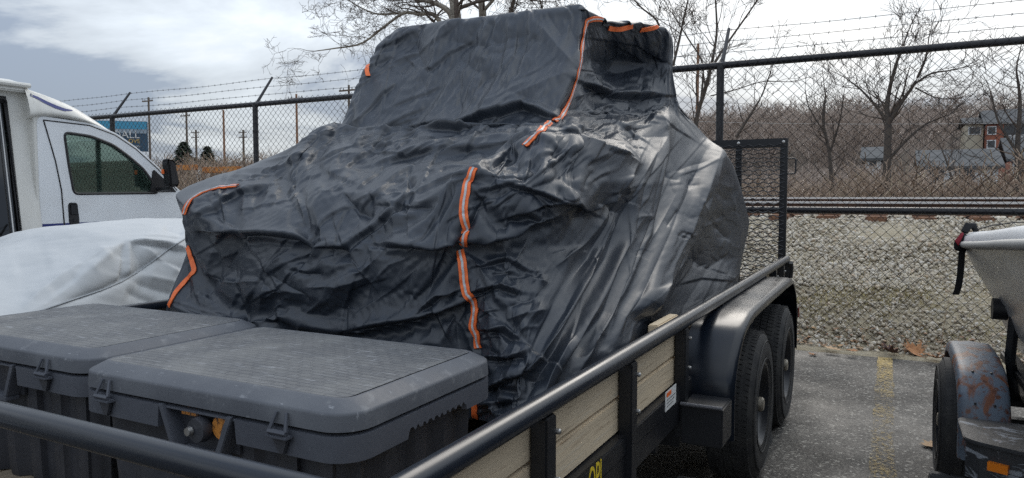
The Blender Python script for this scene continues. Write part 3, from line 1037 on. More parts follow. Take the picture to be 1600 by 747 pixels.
m_stone = island_mat('ballast_stone', [(0.17, 0.14, 0.105), (0.54, 0.485, 0.395), (0.33, 0.28, 0.205), (0.60, 0.55, 0.46), (0.43, 0.37, 0.28), (0.56, 0.49, 0.375), (0.26, 0.22, 0.165),
                                       (0.64, 0.60, 0.53), (0.47, 0.36, 0.25)], 0.9, [(90, .4, .006)])
parts = [stones(30000, -7, 4.5, 7.8, 9.75, .010, .027, 1),
         stones(27000, -7, 4.5, 6.70, 8.3, .007, .022, 2, lambda x, y: 0.95 - 0.25 * ((y > 7.2) & (y < 8.05))),
         stones(4000, -30, -7, 6.9, 9.7, .03, .06, 3), stones(5000, -12, 9, 9.7, 12.6, .03, .05, 4), stones(2500, 4.5, 11, 7, 9.7, .03, .06, 5)]
off = 0
Vs, Fs = [], []
for v, f in parts:
    Vs.append(v)
    Fs.append(f + off)
    off += len(v)
o = np_mesh('ballast_stones', np.concatenate(Vs), np.concatenate(Fs), m_stone)
tag(o, 'pale broken limestone ballast on the bank behind the fence', 'gravel', kind='stuff')

# leaf litter blown against the fence foot
rng = np.random.default_rng(55)
n = 1500
x = rng.uniform(-7, 4.5, n)
y = 6.69 + np.abs(rng.normal(0, .16, n))
z = np.where(y < Y_ASPH + .04, .012, bank_z(x, y) + .016)
a, q = rng.uniform(0, 6.28, n), rng.uniform(.010, .034, n)
up_ = rng.uniform(-.012, .02, (n, 4))
ux, uy = np.cos(a) * q, np.sin(a) * q
corners = [np.stack([x + ux * c1 - uy * c2, y + uy * c1 + ux * c2, z + np.abs(up_[:, k])], -1) for k, (c1, c2) in enumerate(((1, .1), (.1, .7), (-1, -.1), (-.1, -.7)))]
m_litter = island_mat('leaf_litter_brown', [(0.30, 0.15, 0.07), (0.16, 0.08, 0.045), (0.42, 0.24, 0.11), (0.10, 0.055, 0.04), (0.36, 0.25, 0.15)], .85)
o = np_mesh('leaf_litter', np.stack(corners, 1).reshape(-1, 3), np.arange(n * 4).reshape(-1, 4), m_litter)
tag(o, 'scraps of brown leaf litter along the foot of the fence', 'leaf litter', kind='stuff')

# thin yellowed grass on the foot of the bank
rng = np.random.default_rng(12)
n = 24000
x, y = rng.uniform(-6, 4.2, n), rng.normal(7.62, .34, n)
k = (noise2(x, y, 44, 3, 2.2) > -0.22) & (y > 6.9) & (y < 8.45)
x, y = x[k], y[k]
n = len(x)
z = bank_z(x, y)
a = rng.uniform(0, 6.28, n)
h, wd, ln = rng.uniform(.012, .05, n), rng.uniform(.0022, .005, n), rng.uniform(0.01, .05, n)
bx, by = np.cos(a), np.sin(a)
p0 = np.stack([x - by * wd, y + bx * wd, z], -1)
p1 = np.stack([x + by * wd, y - bx * wd, z], -1)
p2 = np.stack([x + bx * ln + by * wd * .5, y + by * ln, z + h], -1)
V = np.stack([p0, p1, p2], 1).reshape(-1, 3)
m_grass = island_mat('dry_grass', [(0.42, 0.34, 0.15), (0.52, 0.44, 0.26), (0.33, 0.29, 0.10), (0.56, 0.48, 0.31), (0.42, 0.36, 0.15)], 0.9)
o = np_mesh('grass', V, np.arange(n * 3).reshape(-1, 3), m_grass)
tag(o, 'thin yellow green grass growing between stones at the foot of the bank', 'grass', kind='stuff')

# railway track on top
m_tie = mat('tie_timber', (0.24, 0.12, 0.065), rough=0.9, var=[(12, (0.14, 0.075, 0.05), .4, .65), (40, (0.34, 0.20, 0.12), .55, .7)], bump=[(30, .6, .01, (1, .15, 1))])
m_rail = mat('rail_steel', (0.075, 0.048, 0.038), rough=0.7, var=(6, (0.12, 0.07, 0.05), .4, .6))
m_railtop = mat('polished_rail_head', (0.70, 0.69, 0.68), rough=0.45, metal=.6)
track = bpy.data.objects.new('railway_track', None)
COL.objects.link(track)
track.location = (0, 10.6, 1.0)
track['kind'] = 'structure'
ORG['railway_track'] = Vector(track.location)
rail_prof = [(-.075, 0), (.075, 0), (.075, .012), (.014, .03), (.012, .115), (.036, .128), (.036, .158), (-.036, .158), (-.036, .128), (-.012, .115), (-.014, .03), (-.075, .012)]
for yr, zr in ((10.05, 1.105), (11.50, 1.16)):
    mb = MB()
    mb.prism([(p[0] + yr, p[1] + zr) for p in rail_prof], 'X', -90, 60)
    r_ = mb.build('rail', m_rail, track, angle=30)
    mb = MB()
    mb.box(-90, 60, yr - .0385, yr + .0385, zr + .138, zr + .164)
    mb.build('running_surface', m_railtop, r_)
tie0 = None
rng = np.random.default_rng(3)
for k in range(62):
    x = -24 + k * .53
    if tie0 is None:
        mb = MB()
        mb.box(-.115, .115, -1.25, 1.25, -.15, 0.0, .012)
        for q in (-1, 1):
            mb.box(-.13 + .0, .13, q * .73 - .13, q * .73 + .13, 0.001, .014)
        mb.cur = 0
        tie0 = mb.build('tie', m_tie, track)
        ORG['tie'] = Vector((0, 0, 0))
        t_ = tie0
    else:
        t_ = tie0.copy()
        COL.objects.link(t_)
        t_.parent = track
    # local to the track's empty
    t_.location = (x + rng.uniform(-.04, .04), 10.78 - 10.6 + rng.uniform(-.06, .06), 1.10 - 1.0 + rng.uniform(-.012, .006))
    t_.rotation_euler = (0, 0, rng.uniform(-.02, .02))
tie0.data.transform(Matrix.Translation((0, 10.6, 1.0)))

# ------------------------------------------------------------------ chain-link fence
m_blk = mat('black_vinyl', (0.012, 0.012, 0.016), rough=0.38, spec=0.5, bump=[(40, .1, .002)])
m_wire = mat('black_coated_wire', (0.014, 0.014, 0.017), rough=0.5)
m_galv = mat('barbed_wire_steel', (0.10, 0.10, 0.105), rough=0.55, metal=0.3)
YF, HF = 6.97, 2.56
PX = [-1.44 - 3.048 * k for k in range(-4, 8)]
fence = thing('chain_link_fence', (-1.44, YF, 0), 'tall black chain-link fence with barbed wire arms in front of the railway track', 'fence')
for x in PX:
    mb = MB()
    mb.tube([(x, YF, -.1), (x, YF, HF - .02)], .036, 12)
    mb.lathe([(HF - .035, .041), (HF + .012, .041), (HF + .012, .0), (HF - .035, .0)], (x, YF, 0), 'Z', 12)
    p_ = mb.build('post', m_blk, fence)
    mb = MB()
    mb.tube([(x, YF + .01, HF + .0), (x + .01, YF + .05, HF + .06), (x + .012, YF + .30, HF + .40)], [.020, .020, .016], 8)
    mb.build('barbed_wire_arm', m_blk, p_)
    for z in (.7, 1.5, 2.2):
        mb = MB()
        mb.lathe([(z - .012, .040), (z + .012, .040), (z + .012, .036), (z - .012, .036)], (x, YF, 0), 'Z', 12)
        mb.build('tie_band', m_wire, p_)
mb = MB()
mb.tube([(PX[-1], YF, HF), (PX[0], YF, HF)], .033, 12)
mb.build('top_rail', m_blk, fence)
mb = MB()
mb.tube([(PX[-1], YF + .0, 1.205), (PX[0], YF, 1.205)], .030, 12)
mb.build('middle_rail', m_blk, fence)
# woven mesh: zigzag wires linked at the corners
P = .0905
yw = YF - .045
xs = np.arange(-19, 6.5, P / 2)
zs = np.arange(.03, HF + .06, P / 2)
nz = len(zs)
rw = .0030
base = np.array([(math.cos(t), math.sin(t)) for t in (PI / 2, PI * 7 / 6, PI * 11 / 6)]) * rw
rng = np.random.default_rng(2)
V, Fm = [], []
for i, x in enumerate(xs):
    zig = x + np.where((np.arange(nz) + i) % 2 == 0, -P / 4, P / 4) * 1.06
    sag = noise2(np.full(nz, x), zs, 71, 2, 1.1) * .010
    cx = zig + noise2(np.full(nz, x), zs * 1.0, 72, 2, .8) * .008
    cy = yw + sag + np.where((np.arange(nz) + i) % 2 == 0, -.0028, .0028)
    c = np.stack([cx, cy, zs + noise2(np.full(nz, x), zs, 73, 2, .9) * .01], -1)
    ring = c[:, None, :] + np.stack([base[:, 0], base[:, 1], np.zeros(3)], -1)[None]
    o0 = i * nz * 3
    V.append(ring.reshape(-1, 3))
    a = np.arange(nz - 1)[:, None] * 3
    for k in range(3):
        k2 = (k + 1) % 3
        Fm.append(np.concatenate([a + k, a + k2, a + 3 + k2, a + 3 + k], 1) + o0)
np_mesh('wire_mesh', np.concatenate(V), np.concatenate(Fm), m_wire, fence, smooth=True, kind='stuff')
for k, (dy, dz) in enumerate(((.29, .385), (.205, .265), (.115, .145))):
    mb = MB()
    pts = []
    xx = np.arange(PX[-1], PX[0], .12)
    for x in xx:
        u = ((x - PX[-1]) / 3.048) % 1.0
        pts.append((x, YF + dy, HF + dz - .05 * u * (1 - u) + math.sin(x * 3 + k) * .004))
    mb.tube(pts, .0026, 4)
    for x in np.arange(PX[-1], PX[0], .125):
        u = ((x - PX[-1]) / 3.048) % 1.0
        z = HF + dz - .05 * u * (1 - u) + math.sin(x * 3 + k) * .004
        t = random.Random(int(x * 1000) + k).uniform(0, 3)
        for q in (t, t + 1.4):
            mb.tube([(x - .004, YF + dy - math.cos(q) * .016, z - math.sin(q) * .016), (x + .004, YF + dy + math.cos(q) * .016, z + math.sin(q) * .016)], .0022, 3)
    mb.build('barbed_wire', m_galv, fence)
# ------------------------------------------------------------------ utility trailer
m_paint = mat('black_trailer_paint', (0.010, 0.014, 0.022), rough=0.27, spec=0.45, rvar=(3, .22, .34))
m_frame = mat('black_frame_steel', (0.009, 0.010, 0.013), rough=0.42, bump=[(80, .15, .001)], var=(14, (0.022, 0.022, 0.024), .6, .8))
m_plank = mat('weathered_plank', (0.68, 0.55, 0.38), rough=0.85, var=[(2.2, (0.54, 0.44, 0.31), .40, .65, (1, .5, 5)), (7, (0.28, 0.20, 0.125), .58, .72, (2, .35, 9), 1.2), (3.5, (0.24, 0.15, 0.085), .70, .78, (1, .8, 1.5)), (26, (0.58, 0.50, 0.38), .55, .7, (1, .12, 4))],
              bump=[(40, .5, .004, (1, .08, 1.6)), (160, .3, .002, (1, .1, 1))])
m_deckw = mat('deck_timber', (0.30, 0.24, 0.17), rough=0.9, var=(8, (0.18, 0.145, 0.11), .4, .65, (4, .3, 1)), bump=[(40, .5, .004, (1.5, .08, 1))])
m_pink = mat('fresh_cut_timber', (0.62, 0.42, 0.31), rough=0.8, var=(14, (0.50, 0.31, 0.22), .4, .7, (1, 3, 1)))
m_tyre = mat('tyre_rubber', (0.022, 0.022, 0.023), rough=0.78, var=[(18, (0.05, 0.048, 0.045), .45, .75)], bump=[(120, .2, .002)])
m_rim = mat('black_rim', (0.010, 0.011, 0.014), rough=0.35)
m_zinc = mat('zinc_bolt', (0.55, 0.55, 0.54), rough=0.4, metal=0.9, var=(30, (0.34, 0.31, 0.28), .4, .7))
m_yel = mat('yellow_decal', (0.75, 0.55, 0.03), rough=0.45)
m_white = mat('white_label', (0.72, 0.72, 0.70), rough=0.5, var=(40, (0.55, 0.55, 0.54), .55, .7))
m_redl = mat('red_lens', (0.20, 0.01, 0.01), rough=0.2)
XR, XL, YA, YB, ZR, ZD = -.66, -2.69, .815, 5.63, .865, .50
tr = thing('utility_trailer', (-1.74, 3.2, 0), 'black tandem axle utility trailer with wooden side boards and a raised mesh ramp gate', 'trailer')
for nm, pts in (('side_rail', [(XR, YA + .02, ZR), (XR, YB, ZR)]), ('side_rail', [(XL, YA + .02, ZR), (XL, YB, ZR)]), ('front_rail', [(XL, YA, ZR), (XR, YA, ZR)])):
    mb = MB()
    mb.tube(pts, .0255, 18)
    mb.build(nm, m_paint, tr, angle=60)
mb = MB()
mb.lathe([(0, 0.0255), (.002, .020), (.002, 0.0)], (XR, YB + .0, ZR), 'Y', 14)
mb.build('rail_end_cap', m_frame, tr)
posts_y = [1.405, 1.985, 2.60, 3.4, 4.2, 4.95, 5.33]
for sx in (XR, XL):
    for y in [YA] + posts_y:
        if sx == XR and 2.7 < y < 4.8:
            continue
        mb = MB()
        mb.box(sx - .020, sx + .021, y - .026, y + .026, .44, ZR - .022, .004)
        p_ = mb.build('post', m_frame, tr)
        if sx == XR and y > 1:
            for z in (.80, .69):
                q = MB()
                q.lathe([(-.004, .0), (-.004, .007), (.003, .007), (.006, .004), (.006, .0)], (sx + .022, y + .012 + .02, z), 'X', 8)
                q.build('bolt', m_zinc, p_)
# perimeter angle and deeper front channel
for sx in (XR, XL):
    mb = MB()
    mb.box(sx - .05, sx + .006, YA + .0, YB, .575, .632, .004)
    mb.box(sx - .005, sx + .004, YA, YB, .50, .576, .002)
    mb.build('bed_frame', m_frame, tr)
    mb = MB()
    mb.box(sx - .055, sx - .008, YA, 1.985, .36, .574, .006)
    mb.build('front_channel', m_frame, tr)
mb = MB()
mb.box(XL + .008, XR - .008, YA - .02, YA + .03, .44, .60, .006)
mb.build('front_frame', m_frame, tr)
for k, y in enumerate(np.arange(1.3, 5.5, .6)):
    mb = MB()
    mb.box(XL + .06, XR - .06, y - .02, y + .02, .40, .478)
    mb.build('cross_member', m_frame, tr)
# deck boards and side planks
nb = 12
wv = (XR - XL - .14) / nb
rng = random.Random(4)
for k in range(nb):
    mb = MB()
    x = XL + .07 + k * wv
    mb.box(x + .004, x + wv - .004, YA + .05, YB - .03, .48, .512 + rng.uniform(-.002, .002), .003)
    mb.build('deck_board', m_deckw, tr)
for sx, s in ((XR, -1), (XL, 1)):
    for (z0, z1) in ((.634, .731), (.737, .832)):
        for (y0, y1) in ((YA + .05, 2.617), (4.93, 5.58)) if sx == XR else ((YA + .05, 5.58),):
            mb = MB()
            bm = bmesh.new()
            x0, x1 = sorted((sx + s * .024, sx + s * .058))
            mb.box(x0, x1, y0, y1, z0 + rng.uniform(0, .003), z1 - rng.uniform(0, .003), .004)
            mb.build('side_plank', m_plank, tr)
mb = MB()
mb.box(XR - .105, XR - .066, 2.52, 2.80, .70, .858, .004)
mb.build('stake_board', m_plank, tr)
mb = MB()
mb.box(-1.0, -.83, 1.74, 1.80, .512, .60, .004)
loose = mb.build('timber_block', m_pink, None)
tag(loose, 'short pinkish timber block on the trailer deck beside the storage tote', 'timber')


# mudguard: swept sheet with rolled lips, and the step in front of it
def fender_path(n=60):
    c = [(2.735, .40), (2.735, .60), (2.80, .70), (2.93, .79), (3.10, .828), (3.40, .838), (4.45, .838), (4.62, .82), (4.78, .72), (4.86, .58), (4.875, .36)]
    P = np.array(c)
    t = np.linspace(0, len(P) - 1, n)
    return cat(P, t, False, .35)


fp = fender_path()
xo, xi = -.497, -.705
mb = MB()
rows = []
for i, (y, z) in enumerate(fp):
    d = fp[min(i + 1, len(fp) - 1)] - fp[max(i - 1, 0)]
    d /= np.linalg.norm(d)
    nrm = np.array([-d[1], d[0]])
    def q(x, h):
        return (x, y + nrm[0] * h, z + nrm[1] * h)
    rows.append([q(xi, 0), q(xi, .004), q((xi + xo) / 2, .006), q(xo - .035, .005), q(xo - .012, .001), q(xo, -.012), q(xo + .001, -.030), q(xo - .004, -.030), q(xo - .008, -.013), q(xo - .04, -.002), q(xi, -.003)])
mb.grid(np.array(rows), wrap=True)
fe = mb.build('fender', mat('fender_paint', (0.006, 0.009, 0.015), rough=.22, spec=.32, rvar=(3, .17, .30)), tr, angle=50)
mb = MB()
mb.box(XR + .008, xo - .004, 2.56, 2.728, .425, .570, .006)
st = mb.build('step', m_frame, tr)
mb = MB()
mb.tube([(XR + .01, 2.553, .574), (xo - .004, 2.553, .574)], .007, 8)
mb.build('weld_bead', mat('weld', (0.10, 0.10, 0.11), rough=.5, bump=[(300, .8, .004)]), st)
mb = MB()
mb.box(-1.02, XR - .03, 2.70, 2.72, .36, .84)
mb.build('fender_brace', m_frame, tr)


def wheel(x0, yc, name='wheel', parent=None, rt=.345, w_=.20, rimr=.195, kind=0):
    """tyre with tread blocks and sidewall, dished rim and hub; outer face towards +X at x0"""
    a = MB()
    prof = [(0.0, rimr), (.004, rimr + .012), (.012, rimr + .05), (.010, rt - .05), (-.004, rt - .018), (-.022, rt - .004), (-.04, rt), (-w_ + .04, rt), (-w_ + .022, rt - .004),
            (-w_ + .004, rt - .018), (-w_ - .008, rt - .06), (-w_ - .006, rimr + .04), (-w_ + .004, rimr)]
    a.lathe(prof, (x0, yc, rt), 'X', 56)
    for rr in (rimr + .022, rt - .045):
        a.lathe([(.0095, rr - .002), (.0135, rr), (.0095, rr + .003)], (x0, yc, rt), 'X', 56)
    # tread blocks in five rows
    nb_ = 84
    for r5 in range(5):
        xc = x0 - .026 - r5 * (w_ - .052) / 4
        for k in range(nb_):
            t = 2 * PI * (k + .5 * (r5 % 2)) / nb_
            sh = .010 if r5 in (0, 4) else 0
            ca, sa = math.cos(t), math.sin(t)
            hw, hl = .0150, .0105
            P4 = []
            for (dx, dl, h) in ((-hw, -hl, 0), (hw, -hl, 0), (hw, hl, 0), (-hw, hl, 0)):
                for hh in (rt - .006 - sh * .5, rt + .0045 - sh * .5):
                    tt = t + (dl + dx * .25) / rt
                    P4.append((xc + dx, yc + math.cos(tt) * hh, rt + math.sin(tt) * hh))
            a.add(P4, [(1, 3, 5, 7), (0, 2, 3, 1), (2, 4, 5, 3), (4, 6, 7, 5), (6, 0, 1, 7)])
    root = bpy.data.objects.new(name, None)
    COL.objects.link(root)
    base = ORG.get(parent.name, Vector((0, 0, 0))) if parent is not None else Vector((0, 0, 0))
    root.location = Vector((x0 - w_ / 2, yc, rt)) - base
    root.parent = parent
    ORG[root.name] = Vector((x0 - w_ / 2, yc, rt))
    a.build('tyre', m_tyre, root, angle=35)
    b = MB()
    b.lathe([(-.004, rimr + .006), (.004, rimr + .004), (.003, rimr - .006), (-.016, rimr - .02), (-.030, rimr - .03), (-.05, rimr - .034), (-.075, rimr - .05), (-.078, .12), (-.066, .105), (-.060, .05), (-.055, .046),
             (-.06, .04), (-.10, .0), (-.10, rimr - .01)], (x0, yc, rt), 'X', 48)
    b.build('rim', m_rim, root, angle=45)
    c = MB()
    c.lathe([(-.058, .0), (-.058, .036), (.0, .034), (.008, .026), (.010, .0)], (x0, yc, rt), 'X', 20)
    c.build('hub', mat('hub_cap', (0.30, 0.27, 0.22), rough=.4, metal=.6) if 'hub_cap' not in bpy.data.materials else bpy.data.materials['hub_cap'], root)
    for k in range(5):
        t = 2 * PI * k / 5
        q = MB()
        q.lathe([(-.066, .0), (-.066, .011), (-.046, .011), (-.043, .007), (-.043, .0)], (x0, yc + .057 * math.cos(t), rt + .057 * math.sin(t)), 'X', 6)
        q.build('lug_nut', m_zinc, root)
    return root


wheel(-.505, 3.50, parent=tr)
wheel(-.505, 4.40, parent=tr)
for y in (3.50, 4.40):
    mb = MB()
    mb.tube([(XL + .1, y, .345), (-.72, y, .345)], .038, 10)
    mb.build('axle', m_frame, tr)

# decal, maker's sticker, tail lamp, latch
vs, fs = text_geo('OPI', .098, .0006)
mx = max(v[0] for v in vs)
mb = MB()
mb.add([(XR + .0062 + v[2], 1.752 + (v[0] - mx) * .62, .557 + v[1] * 1.12) for v in vs], fs)
vs2, fs2 = text_geo('OPI', .098, .0004)
mb2 = MB()
mb2.box(XR + .0045, XR + .0056, 1.47, 1.758, .545, .640)
bk = mb2.build('decal_backing', mat('decal_black', (0.006, 0.006, 0.007), rough=.3), tr)
mb.build('decal_lettering', m_yel, bk, smooth=False)
mb = MB()
mb.box(XR + .0065, XR + .0082, 2.36, 2.495, .593, .660)
sk = mb.build('white_sticker', m_white, tr)
mb = MB()
mb.box(XR + .0083, XR + .0090, 2.372, 2.43, .640, .655)
mb.build('orange_print', m_orange, sk)
mb = MB()
for q in range(3):
    mb.box(XR + .0083, XR + .0089, 2.375, 2.485 - q * .015, .628 - q * .011, .632 - q * .011)
mb.build('printed_lines', mat('print_grey', (.25, .25, .25)), sk)
mb = MB()
mb.box(-.640, -.572, 5.60, 5.665, .43, .52, .006)
tl = mb.build('tail_lamp', m_frame, tr)
mb = MB()
mb.box(-.571, -.566, 5.612, 5.655, .44, .51, .002)
mb.build('lens', m_redl, tl)
mb = MB()
mb.tube([(XR + .035, 5.57, .845), (XR + .035, 5.60, .80), (XR + .03, 5.60, .73)], .018, 8)
mb.box(XR - .02, XR + .03, 5.58, 5.62, .44, .84, .004)
mb.build('gate_latch', m_frame, tr)
# ramp gate standing upright at the tail
YG = 5.665
gate = thing('ramp_gate', (-1.74, YG, .52), '', '')
del gate['label'], gate['category']
gate.parent = tr
gate.location = Vector((-1.74, YG, .52)) - Vector((-1.74, 3.2, 0))
GX0, GX1, GZ0, GZ1 = -2.67, -.672, .53, 1.757
for (x0, x1, z0, z1) in ((GX1 - .052, GX1, GZ0, GZ1 - .067), (GX0, GX0 + .052, GZ0, GZ1 - .067), (-1.045, -1.0, GZ0 + .05, GZ1 - .067), (-1.75, -1.705, GZ0 + .05, GZ1 - .067), (-2.36, -2.315, GZ0 + .05, GZ1 - .067)):
    mb = MB()
    mb.box(x0, x1, YG - .02, YG + .02, z0, z1, .003)
    mb.build('gate_upright', m_frame, gate)
mb = MB()
mb.box(GX0, GX1, YG - .022, YG + .022, GZ1 - .066, GZ1, .004)
tb = mb.build('gate_top_bar', m_frame, gate)
mb = MB()
mb.box(GX0 + .053, GX1 - .053, YG - .02, YG + .02, GZ0, GZ0 + .049, .004)
mb.build('gate_bottom_bar', m_frame, gate)
for x in (-.70, -1.022, -1.73, -2.41, -2.75):
    mb = MB()
    mb.lathe([(-.036, .0), (-.036, .006), (-.032, .011), (-.022, .0125), (-.022, .0)], (x, YG, GZ1 - .028), 'Y', 10)
    mb.build('bolt', m_zinc, tb)
mb = MB()
pts = [(GX1 + .001, YG, 1.606), (GX1 + .048, YG, 1.606), (GX1 + .056, YG, 1.598), (GX1 + .056, YG, 1.503), (GX1 + .048, YG, 1.495), (GX1 + .001, YG, 1.495)]
mb.tube(pts, .006, 8)
mb.build('gate_handle', m_frame, gate)
# expanded metal sheet: flattened diamonds
dx_, dz_ = .074, .031
V, Fm = [], []
rows_ = int((GZ1 - .055 - GZ0 - .03) / (dz_ / 2))
for i, x in enumerate(np.arange(GX0 + .03, GX1 - .012, dx_ / 2)):
    pass
m_exp = mat('expanded_steel', (0.05, 0.05, 0.054), rough=0.35, metal=0.2)
mb = MB()
zs_ = np.arange(GZ0 + .03, GZ1 - .045, dz_)
for i, z in enumerate(zs_):
    xs_ = np.arange(GX0 + .02, GX1 - .008, dx_ / 2)
    pts = [(x, YG - .024 + (.003 if k % 2 else -.003), z + (dz_ / 2 if (k + i) % 2 else 0) - dz_ / 4) for k, x in enumerate(xs_)]
    mb.tube(pts, .0042, 4, cap=False)
o = mb.build('expanded_mesh', m_exp, gate, smooth=False)
o['kind'] = 'stuff'

# wedge chocks under the front wheel and between the wheels
m_chock = mat('chock_plastic', (0.045, 0.047, 0.05), rough=.7, var=(12, (.09, .088, .085), .5, .7), bump=[(60, .3, .003)])
for k, (x, y, lab) in enumerate(((-.70, 3.02, 'dark grey wheel chock wedged in front of the forward trailer wheel'), (-.60, 3.93, 'dark grey wheel chock on the asphalt between the two trailer wheels'))):
    mb = MB()
    mb.prism([(y - .13, .003), (y + .12, .003), (y + .12, .035), (y + .085, .05), (y - .0, .125), (y - .075, .13), (y - .13, .04)], 'X', x - .075, x + .075, .006)
    tag(mb.build('wheel_chock', m_chock), lab, 'wheel chock', 'chocks at the trailer wheels')

# ------------------------------------------------------------------ storage totes
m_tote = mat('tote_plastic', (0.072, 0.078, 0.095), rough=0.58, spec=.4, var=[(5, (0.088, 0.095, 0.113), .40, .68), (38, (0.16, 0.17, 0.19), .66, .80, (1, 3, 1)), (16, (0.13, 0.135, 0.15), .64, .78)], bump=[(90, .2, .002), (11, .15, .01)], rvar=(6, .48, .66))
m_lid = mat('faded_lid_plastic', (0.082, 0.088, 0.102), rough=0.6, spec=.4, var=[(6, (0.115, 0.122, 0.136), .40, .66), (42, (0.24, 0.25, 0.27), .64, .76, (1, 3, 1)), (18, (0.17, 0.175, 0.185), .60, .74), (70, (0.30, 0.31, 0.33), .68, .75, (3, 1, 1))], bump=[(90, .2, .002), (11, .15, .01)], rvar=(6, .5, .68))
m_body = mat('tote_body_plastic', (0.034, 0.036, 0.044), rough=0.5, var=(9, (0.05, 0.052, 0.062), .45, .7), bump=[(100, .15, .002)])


def tote_top():
    """embossed basket weave of small tiles, scuffed with pale scratches"""
    m = mat('tote_woven_top', (0.06, 0.064, 0.075), rough=.62)
    t = m.node_tree
    co = t.nodes.new('ShaderNodeTexCoord').outputs['Object']
    br = t.nodes.new('ShaderNodeTexBrick')
    br.inputs['Scale'].default_value = 1.0
    br.inputs['Brick Width'].default_value = .036
    br.inputs['Row Height'].default_value = .020
    br.inputs['Mortar Size'].default_value = .0022
    br.inputs['Mortar Smooth'].default_value = .5
    br.inputs['Color1'].default_value = (0.098, 0.101, 0.106, 1)
    br.inputs['Color2'].default_value = (0.118, 0.119, 0.120, 1)
    br.inputs['Mortar'].default_value = (0.068, 0.071, 0.080, 1)
    t.links.new(co, br.inputs['Vector'])
    cur = br.outputs['Color']
    for sc, st, lo, hi, c in ((5, (1, 1, 1), .46, .66, (0.17, 0.17, 0.166, 1)), (30, (.5, 6, 1), .60, .72, (0.36, 0.37, 0.39, 1)), (34, (5, .6, 1), .63, .74, (0.30, 0.31, 0.33, 1))):
        mp = t.nodes.new('ShaderNodeMapping')
        mp.inputs['Scale'].default_value = st
        mp.inputs['Rotation'].default_value = (0, 0, .2)
        t.links.new(co, mp.inputs[0])
        n = t.nodes.new('ShaderNodeTexNoise')
        n.inputs['Scale'].default_value = sc
        n.inputs['Detail'].default_value = 7
        t.links.new(mp.outputs[0], n.inputs['Vector'])
        r = t.nodes.new('ShaderNodeMapRange')
        r.inputs[1].default_value, r.inputs[2].default_value = lo, hi
        r.inputs[4].default_value = .7
        t.links.new(n.outputs[0], r.inputs[0])
        mx = t.nodes.new('ShaderNodeMix')
        mx.data_type = 'RGBA'
        t.links.new(r.outputs[0], mx.inputs['Factor'])
        t.links.new(cur, mx.inputs['A'])
        mx.inputs['B'].default_value = c
        cur = mx.outputs['Result']
    t.links.new(cur, bsdf(m).inputs['Base Color'])
    bu = t.nodes.new('ShaderNodeBump')
    bu.invert = True
    bu.inputs['Strength'].default_value = .6
    bu.inputs['Distance'].default_value = .002
    t.links.new(br.outputs['Fac'], bu.inputs['Height'])
    t.links.new(bu.outputs[0], bsdf(m).inputs['Normal'])
    return m


m_weave = tote_top()
m_tag = mat('orange_sticker', (0.62, 0.25, 0.05), rough=.5, var=(120, (0.10, 0.05, 0.03), .52, .58, (1, 1, .4)))


def rrect(hx, hy, r, n=7):
    out = []
    for (cx, cy, a0) in ((hx - r, hy - r, 0), (-hx + r, hy - r, PI / 2), (-hx + r, -hy + r, PI), (hx - r, -hy + r, 1.5 * PI)):
        for k in range(n + 1):
            a = a0 + (PI / 2) * k / n
            out.append((cx + r * math.cos(a), cy + r * math.sin(a)))
    return out


